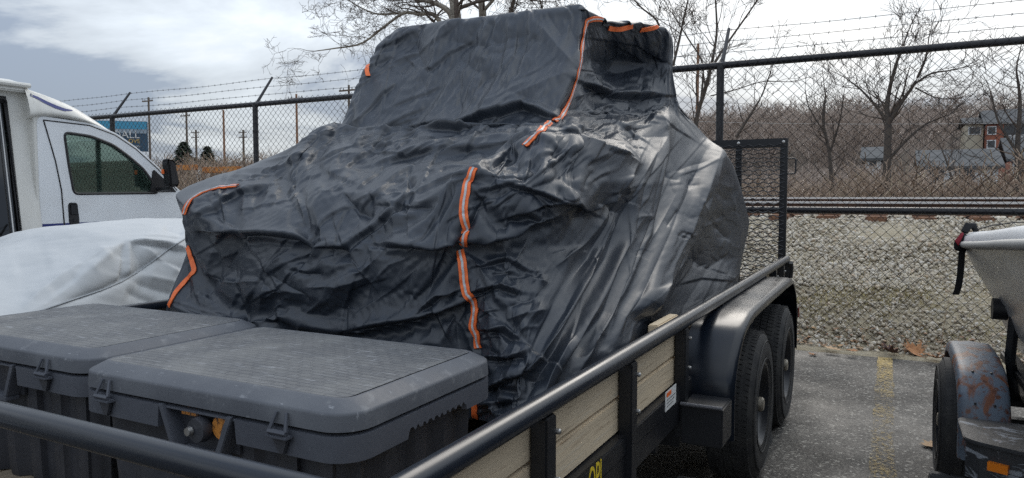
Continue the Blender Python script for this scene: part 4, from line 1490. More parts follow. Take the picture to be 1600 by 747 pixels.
def tote(cx, cy, hx, hy, zt, zb, label, rz):
    t = thing('storage_tote', (0, 0, 0), label, 'storage tote', 'storage totes at the front of the trailer')
    ORG[t.name] = Vector((0, 0, 0))
    t.location = (cx, cy, zb)
    t.rotation_euler = (0, 0, rz)
    H = zt - zb

    def loft(mb, lev):
        P = np.array([[(x, y, z) for (x, y) in rrect(hx - i, hy - i, max(r, .01))] for (z, i, r) in lev])
        mb.grid(P, wrap=True)
        return P
    # lid: woven deck, sloped border, skirt
    mb = MB()
    mb.cur = 1
    top = [(x, y, H - .001 + .006 * math.cos(x / hx * 1.4) * math.cos(y / hy * 1.4)) for (x, y) in rrect(hx - .052, hy - .048, .03)]
    n = len(top)
    G = np.array([[tuple(np.array((0, 0, H + .006)) * (1 - s) + np.array(p) * s) for p in top] for s in (0.0, .25, .5, .75, 1.0)])
    mb.grid(G, wrap=True)
    mb.cur = 0
    loft(mb, [(H - .001, .050, .03), (H + .0005, .046, .034), (H - .0015, .041, .036), (H - .0185, .008, .066), (H - .0215, .004, .07), (H - .026, .003, .072), (H - .056, .0, .075), (H - .058, .004, .072), (H - .058, .016, .06)])
    lid = mb.build('lid', [m_lid, m_weave], t, angle=50)
    # rim under the lid, its lower edge stepped
    mb = MB()
    out = rrect(hx - .001, hy - .001, .074, 10)
    dense = []
    for i in range(len(out)):
        a, b = np.array(out[i]), np.array(out[(i + 1) % len(out)])
        k = max(1, int(np.linalg.norm(b - a) / .005))
        dense += [tuple(a + (b - a) * q / k) for q in range(k)]
    rings = [[], [], [], []]
    for (x, y) in dense:
        low = H - .118
        ax, ay = abs(x) / hx, abs(y) / hy
        if ay > .97 and ax < .28:
            low = H - (.070 if y < 0 else .094)
        if ax > .97 and -.35 < y / hy < .45:
            low = H - .100 + .0035 * (1 if int((y + 1) / .012) % 2 else -1)
        for r_, (s, z) in zip(rings, ((.955, H - .064), (1.0, H - .066), (1.0, low), (.955, low))):
            r_.append((x * (1 - (1 - s) * .6), y * (1 - (1 - s)), z))
    mb.grid(np.array(rings), wrap=True)
    rim = mb.build('rim', m_tote, t, angle=40)
    # ribbed tub
    mb = MB()
    base = rrect(hx - .045, hy - .045, .05, 8)
    dense = []
    for i in range(len(base)):
        a, b = np.array(base[i]), np.array(base[(i + 1) % len(base)])
        k = max(1, int(np.linalg.norm(b - a) / .012))
        dense += [tuple(a + (b - a) * q / k) for q in range(k)]
    lev = []
    for z, s in ((H - .07, 1.0), (H - .2, .985), (.03, .95), (0.0, .93), (0.0, .0)):
        row = []
        for (x, y) in dense:
            w_ = 0
            if abs(y) > (hy - .046):
                w_ = .010 * np.clip(3 * math.cos(x / .115 * 2 * PI), -1, 1)
            elif abs(x) > (hx - .046):
                w_ = .008 * np.clip(3 * math.cos(y / .115 * 2 * PI), -1, 1)
            L_ = math.hypot(x, y) + 1e-6
            row.append(((x + x / L_ * w_) * s, (y + y / L_ * w_) * s, z))
        lev.append(row)
    mb.grid(np.array(lev), wrap=True)
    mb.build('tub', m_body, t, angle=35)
    # latches: two on the long front, two behind
    for sy in (-1, 1):
        for lx in (-.70, .60):
            x = lx * hx
            y = sy * hy
            mb = MB()
            a = .004
            for e_ in (-1, 1):
                mb.tube([(x + e_ * .013, y + sy * .002, H - .030), (x + e_ * .022, y + sy * .014, H - .066)], [.0035, .0045], 6)
            mb.tube([(x - .024, y + sy * .015, H - .068), (x + .024, y + sy * .015, H - .068)], .0055, 6)
            mb.box(x - .030, x + .030, min(y, y + sy * .020), max(y, y + sy * .020), H - .081, H - .074, .002)
            lt = mb.build('latch', m_tote, t, angle=40)
            mb = MB()
            mb.prism([(x - .022, H - .083), (x + .022, H - .083), (x + .010, H - .115), (x - .004, H - .115)], 'Y', min(y + sy * .001, y + sy * .009), max(y + sy * .001, y + sy * .009), .002)
            mb.build('latch_hook', m_body, lt)
    # hasp recess in the middle of the front
    mb = MB()
    y = -hy
    zt_, zb_ = H - .062, H - .155
    for e_ in (-1, 1):
        mb.prism([(e_ * .100, zt_), (e_ * .118, zt_), (e_ * .078, zb_), (e_ * .060, zb_)], 'Y', y - .004, y + .035, .002)
    mb.box(-.078, .078, y - .005, y + .032, zb_ - .014, zb_, .002)
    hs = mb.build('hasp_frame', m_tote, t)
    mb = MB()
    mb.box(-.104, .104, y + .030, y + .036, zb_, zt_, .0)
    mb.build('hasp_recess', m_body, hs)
    return t, hs, y, H


t1, hs1, y1, H1 = tote(-1.335, 1.345, .432, .300, .918, .514, 'near black storage tote with orange tags in its lock recess, against the right rail', R(0.4))
mb = MB()
mb.lathe([(-.020, .0), (-.020, .026), (-.002, .030), (.006, .026), (.006, .0)], (.01, y1 + .012, H1 - .105), 'Y', 16)
kn = mb.build('lock_knob', m_body, hs1)
mb = MB()
mb.lathe([(-.030, .0), (-.030, .009), (-.020, .010), (-.020, .0)], (-.002, y1 + .010, H1 - .106), 'Y', 12)
mb.build('lock_core', m_zinc, hs1)
mb = MB()
mb.box(-.066, -.012, y1 + .018, y1 + .0205, H1 - .084, H1 - .066)
mb.build('orange_tag', m_tag, hs1)
mb = MB()
mb.lathe([(-.001, .0), (-.001, .026), (.001, .026), (.001, .0)], (.062, y1 + .016, H1 - .098), 'Y', 18)
mb.build('orange_tag', m_tag, hs1)
tote(-2.230, 1.385, .44, .300, .924, .514, 'far storage tote at the left, standing beside the white covered car', R(0.6))
# ------------------------------------------------------------------ white covered car
def fbump(m, scale, strength, dist, stretch=None):
    return m


m_wcov = mat('white_car_cover_cloth', (0.53, 0.545, 0.555), rough=0.85, spec=.12, var=(2.5, (0.49, 0.505, 0.515), .4, .65), bump=[(240, .12, .001), (14, .12, .006)])
m_seam = mat('cover_seam', (0.38, 0.40, 0.42), rough=.8)
st_y = np.array([-.6, -.35, .1, .7, 1.3, 1.75, 2.05, 2.35, 2.62, 2.95, 3.3, 3.8, 4.4, 5.0, 5.5, 5.75])
st_zc = np.array([.25, .55, .70, .78, .84, .88, .93, 1.03, 1.125, 1.165, 1.175, 1.16, 1.08, .93, .80, .30])      # middle of the back
st_zs = np.array([.22, .42, .55, .62, .66, .70, .77, .93, 1.065, 1.055, 1.04, 1.02, .93, .80, .62, .26])          # shoulder line
st_xs = np.array([-.45, -.62, -.72, -.76, -.78, -.78, -.76, -.70, -.62, -.66, -.68, -.70, -.74, -.76, -.68, -.5])  # half width at shoulder (negative of)
CX = -4.5
nyc, nxc = 420, 320
yy = np.linspace(0, len(st_y) - 1, nyc)
S = cat(np.stack([st_y, st_zc, st_zs, -st_xs], -1), yy, False, .3)
uu = np.linspace(-1, 1, nxc)
G = np.zeros((nyc, nxc, 3))
for i in range(nyc):
    y, zc_, zs_, hw = S[i]
    prof = np.array([(-hw - .26, .10), (-hw - .21, .40), (-hw - .12, zs_ * .72), (-hw, zs_), (-hw * .55, (zs_ + zc_) / 2 + .02), (0, zc_), (hw * .55, (zs_ + zc_) / 2 + .02), (hw, zs_), (hw + .12, zs_ * .72), (hw + .21, .40), (hw + .26, .10)])
    pr = cat(prof, (uu + 1) / 2 * (len(prof) - 1), False, .45)
    G[i, :, 0], G[i, :, 1], G[i, :, 2] = CX + pr[:, 0], y, pr[:, 1]
nG = np.cross(np.gradient(G, axis=0), np.gradient(G, axis=1))
nG /= np.linalg.norm(nG, axis=2, keepdims=True) + 1e-9
nG *= np.where((nG * (G - np.array([CX, 2.5, .4]))).sum(2, keepdims=True) < 0, -1, 1)
CARF = [([(195, 376), (100, 432), (35, 482)], 9, .016, 'r'), ([(195, 376), (187, 440)], 6, .013, 'v'), ([(203, 378), (200, 435)], 7, .013, 'r'), ([(208, 378), (230, 425)], 8, .012, 'v'),
        ([(205, 376), (262, 382), (290, 392)], 7, .024, 's'), ([(215, 378), (255, 408), (285, 430)], 8, .014, 'r'), ([(222, 370), (285, 372)], 7, .010, 's'), ([(255, 357), (288, 365)], 6, .012, 'v'),
        ([(210, 440), (255, 455), (275, 460)], 8, .016, 'v'), ([(225, 430), (290, 445)], 7, .012, 'r'), ([(245, 405), (290, 420)], 7, .013, 'v'), ([(195, 455), (250, 478)], 8, .012, 'v'),
        ([(110, 445), (130, 415), (165, 398)], 7, .007, 'v'), ([(80, 460), (120, 430)], 7, .007, 'v'), ([(140, 425), (175, 395)], 7, .008, 'r'), ([(180, 440), (190, 400)], 6, .008, 'r'),
        ([(20, 420), (80, 405)], 14, .005, 'v'), ([(100, 472), (160, 452), (215, 425), (265, 390)], 4, .012, 'v')]
keepF = FOLDS
KEEP = FOLDS = CARF
for _ in range(2):
    G = G + nG * traced(G, nG)[..., None] * 1.2
    break
FOLDS = keepF
G += nG * (noise2(G[..., 1] * 2.2 + G[..., 2] * 3, G[..., 0] * 2.2 - G[..., 2] * 2, 61, 4, 1.0)[..., None] * .010)
mb = MB()
mb.grid(G)
car = thing('covered_car', (CX, 2.6, 0), 'low car hidden under a pale white fabric cover beside the trailer', 'covered car')
cc = mb.build('car_cover', m_wcov, car, smooth=True, angle=180)
cbv = BVHTree.FromPolygons([tuple(p) for p in G.reshape(-1, 3)], [tuple(f) for f in mb.f])
pts = []
for q in np.linspace(0, 1, 60):
    line = np.array([(60, 487), (100, 473), (130, 463), (160, 453), (190, 440), (215, 425), (240, 407), (265, 388), (300, 366)], float)
    f = q * (len(line) - 1)
    i = min(int(f), len(line) - 2)
    x, y = line[i] + (line[i + 1] - line[i]) * (f - i)
    h = cbv.ray_cast(Vector(CAMP), Vector(ray(x, y)).normalized())
    if h[0] is not None:
        pts.append(h[0] + Vector((.004, 0, .002)))
if len(pts) > 4:
    mb = MB()
    mb.tube(pts, .005, 5)
    mb.build('cover_cord', m_seam, cc)
for y in (.35, 4.7):
    for s in (-1, 1):
        mb = MB()
        mb.lathe([(-.1, .2), (-.1, .30), (.1, .30), (.1, .2)], (CX + s * .68, y, .30), 'X', 24)
        mb.build('tyre', m_tyre, car)

# ------------------------------------------------------------------ white shuttle van
m_van = mat('white_van_paint', (0.74, 0.76, 0.78), rough=0.25, spec=.5, var=(3, (0.68, 0.69, 0.70), .45, .7))
m_bus = mat('ivory_fibreglass', (0.66, 0.65, 0.61), rough=0.35, var=[(4, (0.60, 0.585, 0.545), .45, .7, (1, 4, .6)), (22, (0.56, 0.54, 0.49), .6, .8, (1, 3, .3))])
m_grey = mat('grey_trim', (0.30, 0.31, 0.32), rough=.5)
m_bk = mat('black_trim', (0.012, 0.012, 0.014), rough=.5)
m_blue = mat('blue_stripe', (0.02, 0.03, 0.16), rough=.3)
m_seat = mat('van_seat', (0.09, 0.10, 0.105), rough=.9)
m_alu = mat('aluminium_trim', (0.5, 0.5, 0.5), rough=.35, metal=.9)


def glass(name, tint, mixf, rough=.02):
    m = bpy.data.materials.new(name)
    m.use_nodes = True
    t = m.node_tree
    t.nodes.clear()
    o = t.nodes.new('ShaderNodeOutputMaterial')
    a, b, mx = t.nodes.new('ShaderNodeBsdfTransparent'), t.nodes.new('ShaderNodeBsdfGlossy'), t.nodes.new('ShaderNodeMixShader')
    a.inputs[0].default_value = (*tint, 1)
    b.inputs['Roughness'].default_value = rough
    b.inputs[0].default_value = (.80, 1.0, .91, 1) if tint[1] > .5 else (1, 1, 1, 1)
    fr = t.nodes.new('ShaderNodeFresnel')
    fr.inputs[0].default_value = 1.45
    r = t.nodes.new('ShaderNodeMath')
    r.operation = 'ADD'
    r.inputs[1].default_value = mixf
    t.links.new(fr.outputs[0], r.inputs[0])
    t.links.new(r.outputs[0], mx.inputs[0])
    t.links.new(a.outputs[0], mx.inputs[1])
    t.links.new(b.outputs[0], mx.inputs[2])
    t.links.new(mx.outputs[0], o.inputs[0])
    return m


m_glass = glass('green_tinted_glass', (0.88, 0.965, 0.925), .13)
m_dark = glass('privacy_glass', (0.035, 0.045, 0.045), .03)
XV, VW = -6.2, 2.05
van = thing('shuttle_van', (-7.2, 2.6, 0), 'white cutaway shuttle van with blue stripes and a dark tinted body window', 'van')
win = [(3.640, 1.868), (3.668, 1.60), (3.705, 1.350), (4.50, 1.362), (4.478, 1.43), (4.36, 1.585), (4.21, 1.70), (4.07, 1.79), (3.87, 1.853)]
winr = fillet(win, .045, 4)
cab_out = [(3.43, .42), (5.62, .42), (5.66, .80), (5.60, 1.06), (5.42, 1.16), (4.93, 1.285), (4.72, 1.395), (4.52, 1.60), (4.30, 1.775), (4.10, 1.895), (3.86, 1.962), (3.43, 1.985)]
for s, x in ((0, XV), (1, XV - VW)):
    v, f = sheet(fillet(cab_out, .06, 4), [winr], 'X', x, .03, .006)
    mb = MB()
    mb.add(v, f)
    p_ = mb.build('cab_side', m_van, van, angle=35)
    # shut line of the door, window seal, glass
    mb = MB()
    g = x + (.0225 if s == 0 else -.0225)
    door = [(3.475, 1.955), (3.50, 1.86), (3.56, 1.62), (3.60, 1.38), (3.615, 1.05), (3.615, .60), (3.70, .50)]
    mb.tube([(g, a, b) for a, b in door], .0055, 5)
    mb.tube([(g, a, b) for a, b in [(4.80, 1.32), (4.815, 1.10), (4.80, .60), (4.74, .50)]], .0045, 5)
    mb.tube([(g - .002, a, b) for a, b in [(3.475, 1.955), (3.86, 1.945), (4.09, 1.88), (4.29, 1.765), (4.51, 1.59), (4.71, 1.39)]], .0055, 5)
    mb.build('door_gap', m_bk, p_, kind='thing')
    mb = MB()
    loop = winr + [winr[0], winr[1]]
    mb.tube([(g - (.006 if s == 0 else -.006), a, b) for a, b in loop], .013, 6, cap=False)
    fr_ = mb.build('window_seal', m_bk, p_)
    v, f = sheet(winr, [], 'X', x, .006)
    mb = MB()
    mb.add(v, f)
    mb.build('door_glass', m_glass, fr_, smooth=False)
# quarter sail with mirror foot
mb = MB()
mb.prism([(4.42, 1.372), (4.70, 1.372), (4.66, 1.42), (4.47, 1.58), (4.45, 1.57)], 'X', XV + .018, XV + .028, .003)
mb.build('mirror_sail', m_bk, van)
mb = MB()
bm = bmesh.new()
mb.prism(fillet([(4.455, 1.425), (4.545, 1.425), (4.56, 1.46), (4.525, 1.65), (4.50, 1.668), (4.45, 1.672), (4.44, 1.64)], .025, 4), 'X', XV + .16, XV + .27, .02)
mm = mb.build('door_mirror', m_bk, van, angle=50)
mb = MB()
mb.tube([(XV + .02, 4.50, 1.40), (XV + .12, 4.50, 1.40), (XV + .21, 4.50, 1.405), (XV + .21, 4.50, 1.43)], .020, 8)
mb.build('mirror_arm', m_bk, mm)
mb = MB()
mb.box(XV + .18, XV + .21, 4.428, 4.436, 1.54, 1.58)
mb.build('mirror_marker', m_orange, mm)
mb = MB()
mb.prism(fillet([(3.655, 1.085), (3.735, 1.085), (3.742, 1.12), (3.728, 1.275), (3.66, 1.275), (3.650, 1.25)], .02, 4), 'X', XV + .012, XV + .030, .005)
hd = mb.build('door_handle', m_bk, van, angle=40)
mb = MB()
mb.lathe([(.028, .0), (.028, .014), (.036, .014), (.037, .0)], (XV, 3.696, 1.125), 'X', 12)
mb.box(XV + .030, XV + .036, 3.665, 3.725, 1.17, 1.262, .003)
mb.build('handle_lever', m_rim, hd)
# stripes
mb = MB()
mb.add([(XV + .0225, y, z) for y, z in ((3.435, 1.078), (4.79, 1.100), (4.79, 1.118), (3.435, 1.100))], [(0, 1, 2, 3)])
mb.add([(XV + .0225, y, z) for y, z in ((4.82, 1.100), (5.55, 1.11), (5.55, 1.128), (4.82, 1.118))], [(0, 1, 2, 3)])
mb.build('blue_stripe', m_blue, van, smooth=False)
mb = MB()
mb.add([(XV + .0225, y, z) for y, z in ((3.435, 1.045), (3.605, 1.048), (3.605, 1.068), (3.435, 1.066))], [(0, 1, 2, 3)])
mb.build('grey_stripe', m_grey, van, smooth=False)
# roof of the cab, bonnet, windscreen
mb = MB()
rp = [(3.43, 1.985), (3.86, 1.962), (4.10, 1.895), (4.16, 1.865)]
for (a, b) in zip(rp[:-1], rp[1:]):
    mb.add([(XV - .02, a[0], a[1] - .004), (XV - .02, b[0], b[1] - .004), (XV - VW + .02, b[0], b[1] - .004), (XV - VW + .02, a[0], a[1] - .004)], [(0, 1, 2, 3)])
mb.build('cab_roof', m_van, van)
mb = MB()
bp = [(4.72, 1.385), (4.93, 1.30), (5.30, 1.20), (5.52, 1.09), (5.63, .90), (5.63, .45)]
for (a, b) in zip(bp[:-1], bp[1:]):
    mb.add([(XV - .02, a[0], a[1] - .004), (XV - .02, b[0], b[1] - .004), (XV - VW + .02, b[0], b[1] - .004), (XV - VW + .02, a[0], a[1] - .004)], [(0, 1, 2, 3)])
mb.build('bonnet', m_van, van)
mb = MB()
mb.add([(XV - .03, 4.16, 1.855), (XV - .03, 4.72, 1.385), (XV - VW + .03, 4.72, 1.385), (XV - VW + .03, 4.16, 1.855)], [(0, 1, 2, 3)])
mb.build('windscreen', m_glass, van, smooth=False)
# inside: dash, wheel, seats
mb = MB()
mb.prism([(4.25, 1.02), (4.75, .9), (4.75, 1.37), (4.50, 1.39), (4.28, 1.26)], 'X', XV - VW + .08, XV - .08, .02)
mb.build('dashboard', m_bk, van)
mb = MB()
c = Vector((XV - 1.52, 4.16, 1.33))
ring = []
for k in range(33):
    t = 2 * PI * k / 32
    ring.append(c + Vector((.19 * math.cos(t), .19 * math.sin(t) * .45, .19 * math.sin(t) * .88)))
mb.tube(ring, .016, 6, cap=False)
mb.tube([c, c + Vector((0, .25, -.15))], .03, 8)
mb.build('steering_wheel', m_bk, van)
for x in (XV - .5, XV - 1.5):
    mb = MB()
    mb.prism(fillet([(3.45, .85), (3.95, .85), (3.97, 1.0), (3.66, 1.0), (3.50, 1.52), (3.36, 1.52)], .05, 3), 'X', x - .24, x + .24, .04)
    mb.prism(fillet([(3.385, 1.50), (3.49, 1.50), (3.47, 1.73), (3.37, 1.73)], .03, 3), 'X', x - .13, x + .13, .03)
    mb.build('seat', m_seat, van, angle=60)
mb = MB()
mb.box(XV - VW + .03, XV - .03, 3.4, 4.8, .55, .8)
mb.build('cab_floor', m_bk, van)
mb = MB()
mb.box(XV - 1.13, XV - .92, 4.08, 4.11, 1.745, 1.80, .012)
mb.tube([(XV - 1.02, 4.10, 1.79), (XV - 1.02, 4.14, 1.85)], .012, 6)
mb.build('rear_view_mirror', m_bk, van)
# bus body: wall with a wide window, leaning in a little towards the roof
body_x = lambda z: XV + .05 - (z - .9) * .135
bwin = [(-1.0, .62), (3.265, .62), (3.265, 2.115), (-1.0, 2.115)]
bout = [(-3.6, .42), (3.42, .42), (3.42, 2.20), (-3.6, 2.20)]
for s in (0, 1):
    v, f = sheet(bout, [fillet(bwin, .03, 3)], 'X', 0.0, .04)
    mb = MB()
    for q in v:
        pass
    mb.add([(body_x(q[2]) + q[0] if s == 0 else 2 * (XV - VW / 2) - body_x(q[2]) - q[0], q[1], q[2]) for q in v], f)
    w_ = mb.build('body_wall', m_bus, van, angle=30)
    sg = (lambda z, e: body_x(z) + e) if s == 0 else (lambda z, e: 2 * (XV - VW / 2) - body_x(z) - e)
    mb = MB()
    mb.add([(sg(z, .006), y, z) for y, z in ((-1.0, .62), (3.265, .62), (3.265, 2.115), (-1.0, 2.115))], [(0, 1, 2, 3)])
    mb.build('body_window', m_dark, w_, smooth=False)
    mb = MB()
    loop = [(-1.0, .62), (3.245, .62), (3.245, 2.10), (-1.0, 2.10), (-1.0, .62)]
    mb.tube([(sg(z, .022), y, z) for y, z in loop], .030, 4, cap=False)
    fr2 = mb.build('window_rubber', m_bk, w_, smooth=False)
    mb = MB()
    mb.tube([(sg(z, .030), y, z) for y, z in [(3.195, .66), (3.195, 2.06), (-.9, 2.06)]], .008, 4, cap=False)
    mb.build('window_trim', m_alu, fr2, smooth=False)
mb = MB()
mb.box(-8.1, -6.35, -1.0, -.8, .6, 2.1)
mb.build('rear_partition', m_bk, van)
mb = MB()
mb.box(-8.15, -6.3, -3.5, 3.38, .50, .58)
mb.build('body_floor', m_bk, van)
for y in (.2, 1.1, 2.0, 2.75):
    mb = MB()
    mb.prism(fillet([(y, .6), (y + .45, .6), (y + .45, 1.02), (y + .14, 1.02), (y + .02, 1.66), (y - .12, 1.66)], .05, 3), 'X', -7.2, -6.45, .04)
    mb.build('bench_seat', m_seat, van)
mb = MB()
mb.prism([(3.395, .5), (3.462, .5), (3.462, 1.975), (3.395, 2.17)], 'X', XV - .2, XV + .016, .006)
mb.build('corner_post', m_bus, van, angle=30)
# front end wall of the body, roof with drip rail, rounded cap over the cab
mb = MB()
v, f = sheet([(-8.17, .42), (-6.16, .42), (-6.30, 2.2), (-8.12, 2.2)], [[(-7.9, .7), (-6.5, .7), (-6.5, 1.9), (-7.9, 1.9)]], 'Y', 3.405, .03)
mb.add(v, f)
mb.build('body_front_wall', m_bus, van, angle=30)
mb = MB()
mb.prism([(-8.22, 2.17), (-6.22, 2.17), (-6.24, 2.235), (-6.5, 2.30), (-7.95, 2.30), (-8.2, 2.235)], 'Y', -3.6, 3.40, .012)
rf = mb.build('body_roof', m_bus, van, angle=40)
mb = MB()
mb.tube([(-6.215, -3.6, 2.225), (-6.215, 3.40, 2.225)], .020, 8)
mb.build('drip_rail', m_bus, rf)
cap_y = np.array([3.36, 3.45, 3.60, 3.77, 3.95, 4.08, 4.16, 4.19])
cap_top = np.array([2.215, 2.195, 2.155, 2.095, 2.01, 1.94, 1.905, 1.87])
cap_low = np.array([1.95, 1.972, 1.985, 1.972, 1.935, 1.89, 1.865, 1.855])
rows = []
for y, a, b in zip(cap_y, cap_top, cap_low):
    hw = VW / 2 + .035 - max(0, y - 3.75) * .18
    xm = XV - VW / 2
    rows.append([(xm + hw * .94, y, b - .002), (xm + hw * 1.01, y, b + (a - b) * .12), (xm + hw, y, b + (a - b) * .45), (xm + hw * .965, y, b + (a - b) * .8), (xm + hw * .90, y, a), (xm + hw * .5, y, a + .05),
                 (xm, y, a + .06), (xm - hw * .5, y, a + .05), (xm - hw * .90, y, a), (xm - hw * .965, y, b + (a - b) * .8), (xm - hw, y, b + (a - b) * .45), (xm - hw * 1.01, y, b + (a - b) * .12), (xm - hw * .94, y, b - .002)])
rows = np.array(rows)
rr = cat(rows, np.linspace(0, len(rows) - 1, 40), False, .1)
rr = cat(rr.transpose(1, 0, 2), np.linspace(0, 12, 60), False, .15).transpose(1, 0, 2)
mb = MB()
mb.grid(rr)
cap_bv = BVHTree.FromPolygons([tuple(p) for p in rr.reshape(-1, 3)], [tuple(f) for f in mb.f])
cap = mb.build('roof_cap', m_bus, van, angle=60)
ln = [(47, 147), (58, 151), (72, 158), (88, 165), (102, 170), (113, 172), (113, 173.5), (101, 174), (86, 169.5), (70, 162), (57, 154.5), (47, 150)]
pp = []
for x, y in ln:
    h = cap_bv.ray_cast(Vector(CAMP), Vector(ray(x, y)).normalized())
    pp.append(h[0] + h[1] * (.003 if h[1].x > 0 else -.003) if h[0] is not None else None)
mb = MB()
for k in range(5):
    q = [pp[k], pp[k + 1], pp[10 - k], pp[11 - k]]
    if all(v is not None for v in q):
        mb.add(q, [(0, 1, 2, 3)])
if mb.v:
    mb.build('blue_accent', m_blue, cap, smooth=False)
for y in (-1.6, 4.75):
    for x in (XV - .02, XV - VW + .22):
        mb = MB()
        mb.lathe([(0, .19), (.0, .37), (-.2, .37), (-.2, .19)], (x, y, .37), 'X', 28)
        mb.build('wheel', m_tyre, van)

# ------------------------------------------------------------------ boat on its trailer, right
m_hull = mat('silver_gelcoat', (0.50, 0.49, 0.475), rough=0.24, var=[(1.4, (0.38, 0.365, 0.365), .42, .66, (1, 1, 2)), (4, (0.56, 0.555, 0.54), .55, .7, (1, .5, 1.5))])
m_gel = mat('white_gelcoat', (0.72, 0.74, 0.76), rough=.25, var=(6, (0.62, 0.63, 0.64), .5, .7))
m_rub = mat('grey_rub_rail', (0.33, 0.33, 0.32), rough=.55)
m_strap = mat('black_webbing', (0.012, 0.012, 0.014), rough=.85, bump=[(300, .4, .001)])
m_buckle = mat('red_ratchet_cover', (0.28, 0.02, 0.035), rough=.5)
BX = 1.305
yb = np.array([4.42, 4.2, 3.8, 3.4, 3.0, 2.6, 2.1, 1.6, 1.0, .4, -.2, -.6])
hb = np.array([.955, .955, .953, .95, .945, .935, .90, .83, .68, .46, .20, .02])      # half beam at the gunwale
zg = np.array([1.088, 1.096, 1.118, 1.142, 1.168, 1.192, 1.225, 1.26, 1.30, 1.34, 1.37, 1.39])
hc = hb * np.array([.872, .872, .872, .87, .86, .85, .82, .76, .66, .52, .4, .3])
zk = np.array([.83, .832, .84, .85, .865, .88, .905, .94, .985, 1.05, 1.12, 1.2])
hv = hb * np.array([.755, .755, .755, .75, .74, .72, .68, .6, .48, .34, .2, .1])
zv = np.array([.575, .575, .58, .585, .595, .61, .64, .69, .76, .85, .95, 1.1])
zkeel = np.array([.40, .40, .40, .405, .41, .42, .44, .48, .56, .68, .85, 1.05])
rows = []
for i in range(len(yb)):
    half = [(hb[i], zg[i]), (hb[i] - .012, zg[i] - .05), ((hb[i] + hc[i]) / 2 + .012, (zg[i] + zk[i]) / 2), (hc[i], zk[i]), (hc[i] - .012, zk[i] - .018), ((hc[i] + hv[i]) / 2 + .006, (zk[i] + zv[i]) / 2), (hv[i], zv[i]), (hv[i] - .02, zv[i] - .01), (0, zkeel[i])]
    rows.append([(BX - a, yb[i], b) for a, b in half] + [(BX + a, yb[i], b) for a, b in half[::-1][1:]])
rows = np.array(rows)
rr = cat(rows, np.linspace(0, len(rows) - 1, 90), False, .05)
boat = thing('boat', (BX, 3.9, .4), 'silver grey motorboat hull with a white gunwale strapped on a rusty boat trailer', 'boat')
mb = MB()
mb.grid(rr)
n_ = rr.shape[1]
mb.add(rr[0], [tuple(range(n_))])
mb.build('hull', m_hull, boat, angle=28)
for s in (-1, 1):
    gun = np.array([(BX + s * hb[i], yb[i], zg[i]) for i in range(len(yb))])
    gg = cat(gun, np.linspace(0, len(gun) - 1, 90), False, .05)
    mb = MB()
    mb.tube([p + np.array((s * .006, 0, -.012)) for p in gg], .018, 8)
    mb.build('rub_rail', m_rub, boat, angle=80)
    cover_ = []
    for p in gg:
        t = (p[0] - BX)
        k = .90 if abs(t) > .1 else .5
        cover_.append([p + np.array((s * .008, 0, .002)), p + np.array((s * .002, 0, .030)), np.array((BX + t * (1 - (1 - k) * .35), p[1], p[2] + .052)), np.array((BX + t * k, p[1], p[2] + .060)), np.array((BX + t * k * .97, p[1], p[2] + .01))])
    mb = MB()
    mb.grid(np.array(cover_))
    mb.build('gunwale', m_gel, boat, angle=50)
dk = []
for i in range(len(yb)):
    dk.append([(BX - hb[i] * .84, yb[i], zg[i] + .03), (BX - hb[i] * .4, yb[i], zg[i] + (.10 if yb[i] < 2.9 else .03)), (BX, yb[i], zg[i] + (.13 if yb[i] < 2.9 else .03)), (BX + hb[i] * .4, yb[i], zg[i] + (.10 if yb[i] < 2.9 else .03)), (BX + hb[i] * .84, yb[i], zg[i] + .03)])
mb = MB()
mb.grid(np.array(dk))
mb.build('deck', m_gel, boat, angle=50)
mb = MB()
mb.prism([(.62, 1.185), (.80, 1.185), (.80, 1.215), (.70, 1.235)], 'Y', 3.05, 3.2, .01)
mb.build('cleat', m_bk, boat)

# tie-down strap over the gunwale with red ratchet
strap = thing('tie_down_strap', (.34, 4.36, 1.09), 'black webbing strap with a red ratchet hanging over the boat gunwale', 'strap')


def web(pts, w_, th=.002, ax=(0, 1, 0)):
    mb_ = MB()
    rows_ = []
    A_ = np.array(ax) * w_ / 2
    for i, p in enumerate(pts):
        p = np.array(p, float)
        d = np.array(pts[min(i + 1, len(pts) - 1)], float) - np.array(pts[max(i - 1, 0)], float)
        nn_ = np.cross(d, A_)
        nn_ = nn_ / (np.linalg.norm(nn_) + 1e-9) * th
        rows_.append([p - A_ - nn_, p + A_ - nn_, p + A_ + nn_, p - A_ + nn_])
    mb_.grid(np.array(rows_), wrap=True)
    return mb_


tip = at(1506, 378, 'Y', 4.36)
sd = RGT
P = lambda dx, dz, dy=0: tuple(tip + RGT * dx + np.array((0, dy, dz)))
web([P(.005, -.01), P(-.008, -.06), P(-.010, -.12), P(-.013, -.18), P(-.020, -.235), P(-.032, -.275)], .034, .002, RGT).build('loose_tail', m_strap, strap, smooth=False)
mb = MB()
mb.prism([(-.052, .0), (-.010, .05), (.012, .045), (.010, -.03), (-.018, -.05), (-.05, -.04)], 'Y', -.02, .02, .006)
mb.v = [tuple(tip + RGT * v[0] + np.array((0, v[1], v[2]))) for v in mb.v]
mb.build('ratchet', m_bk, strap)
mb = MB()
mb.prism([(-.050, .008), (-.014, .052), (-.002, .044), (-.030, -.02)], 'Y', -.026, -.021, .002)
mb.v = [tuple(tip + RGT * v[0] + np.array((0, v[1], v[2]))) for v in mb.v]
mb.build('red_handle_cover', m_buckle, strap)
mb = MB()
mb.tube([P(.0, .05), P(.02, .085), P(.045, .085), P(.06, .055)], [.018, .02, .018, .012], 8)
mb.build('webbing_roll', m_strap, strap)
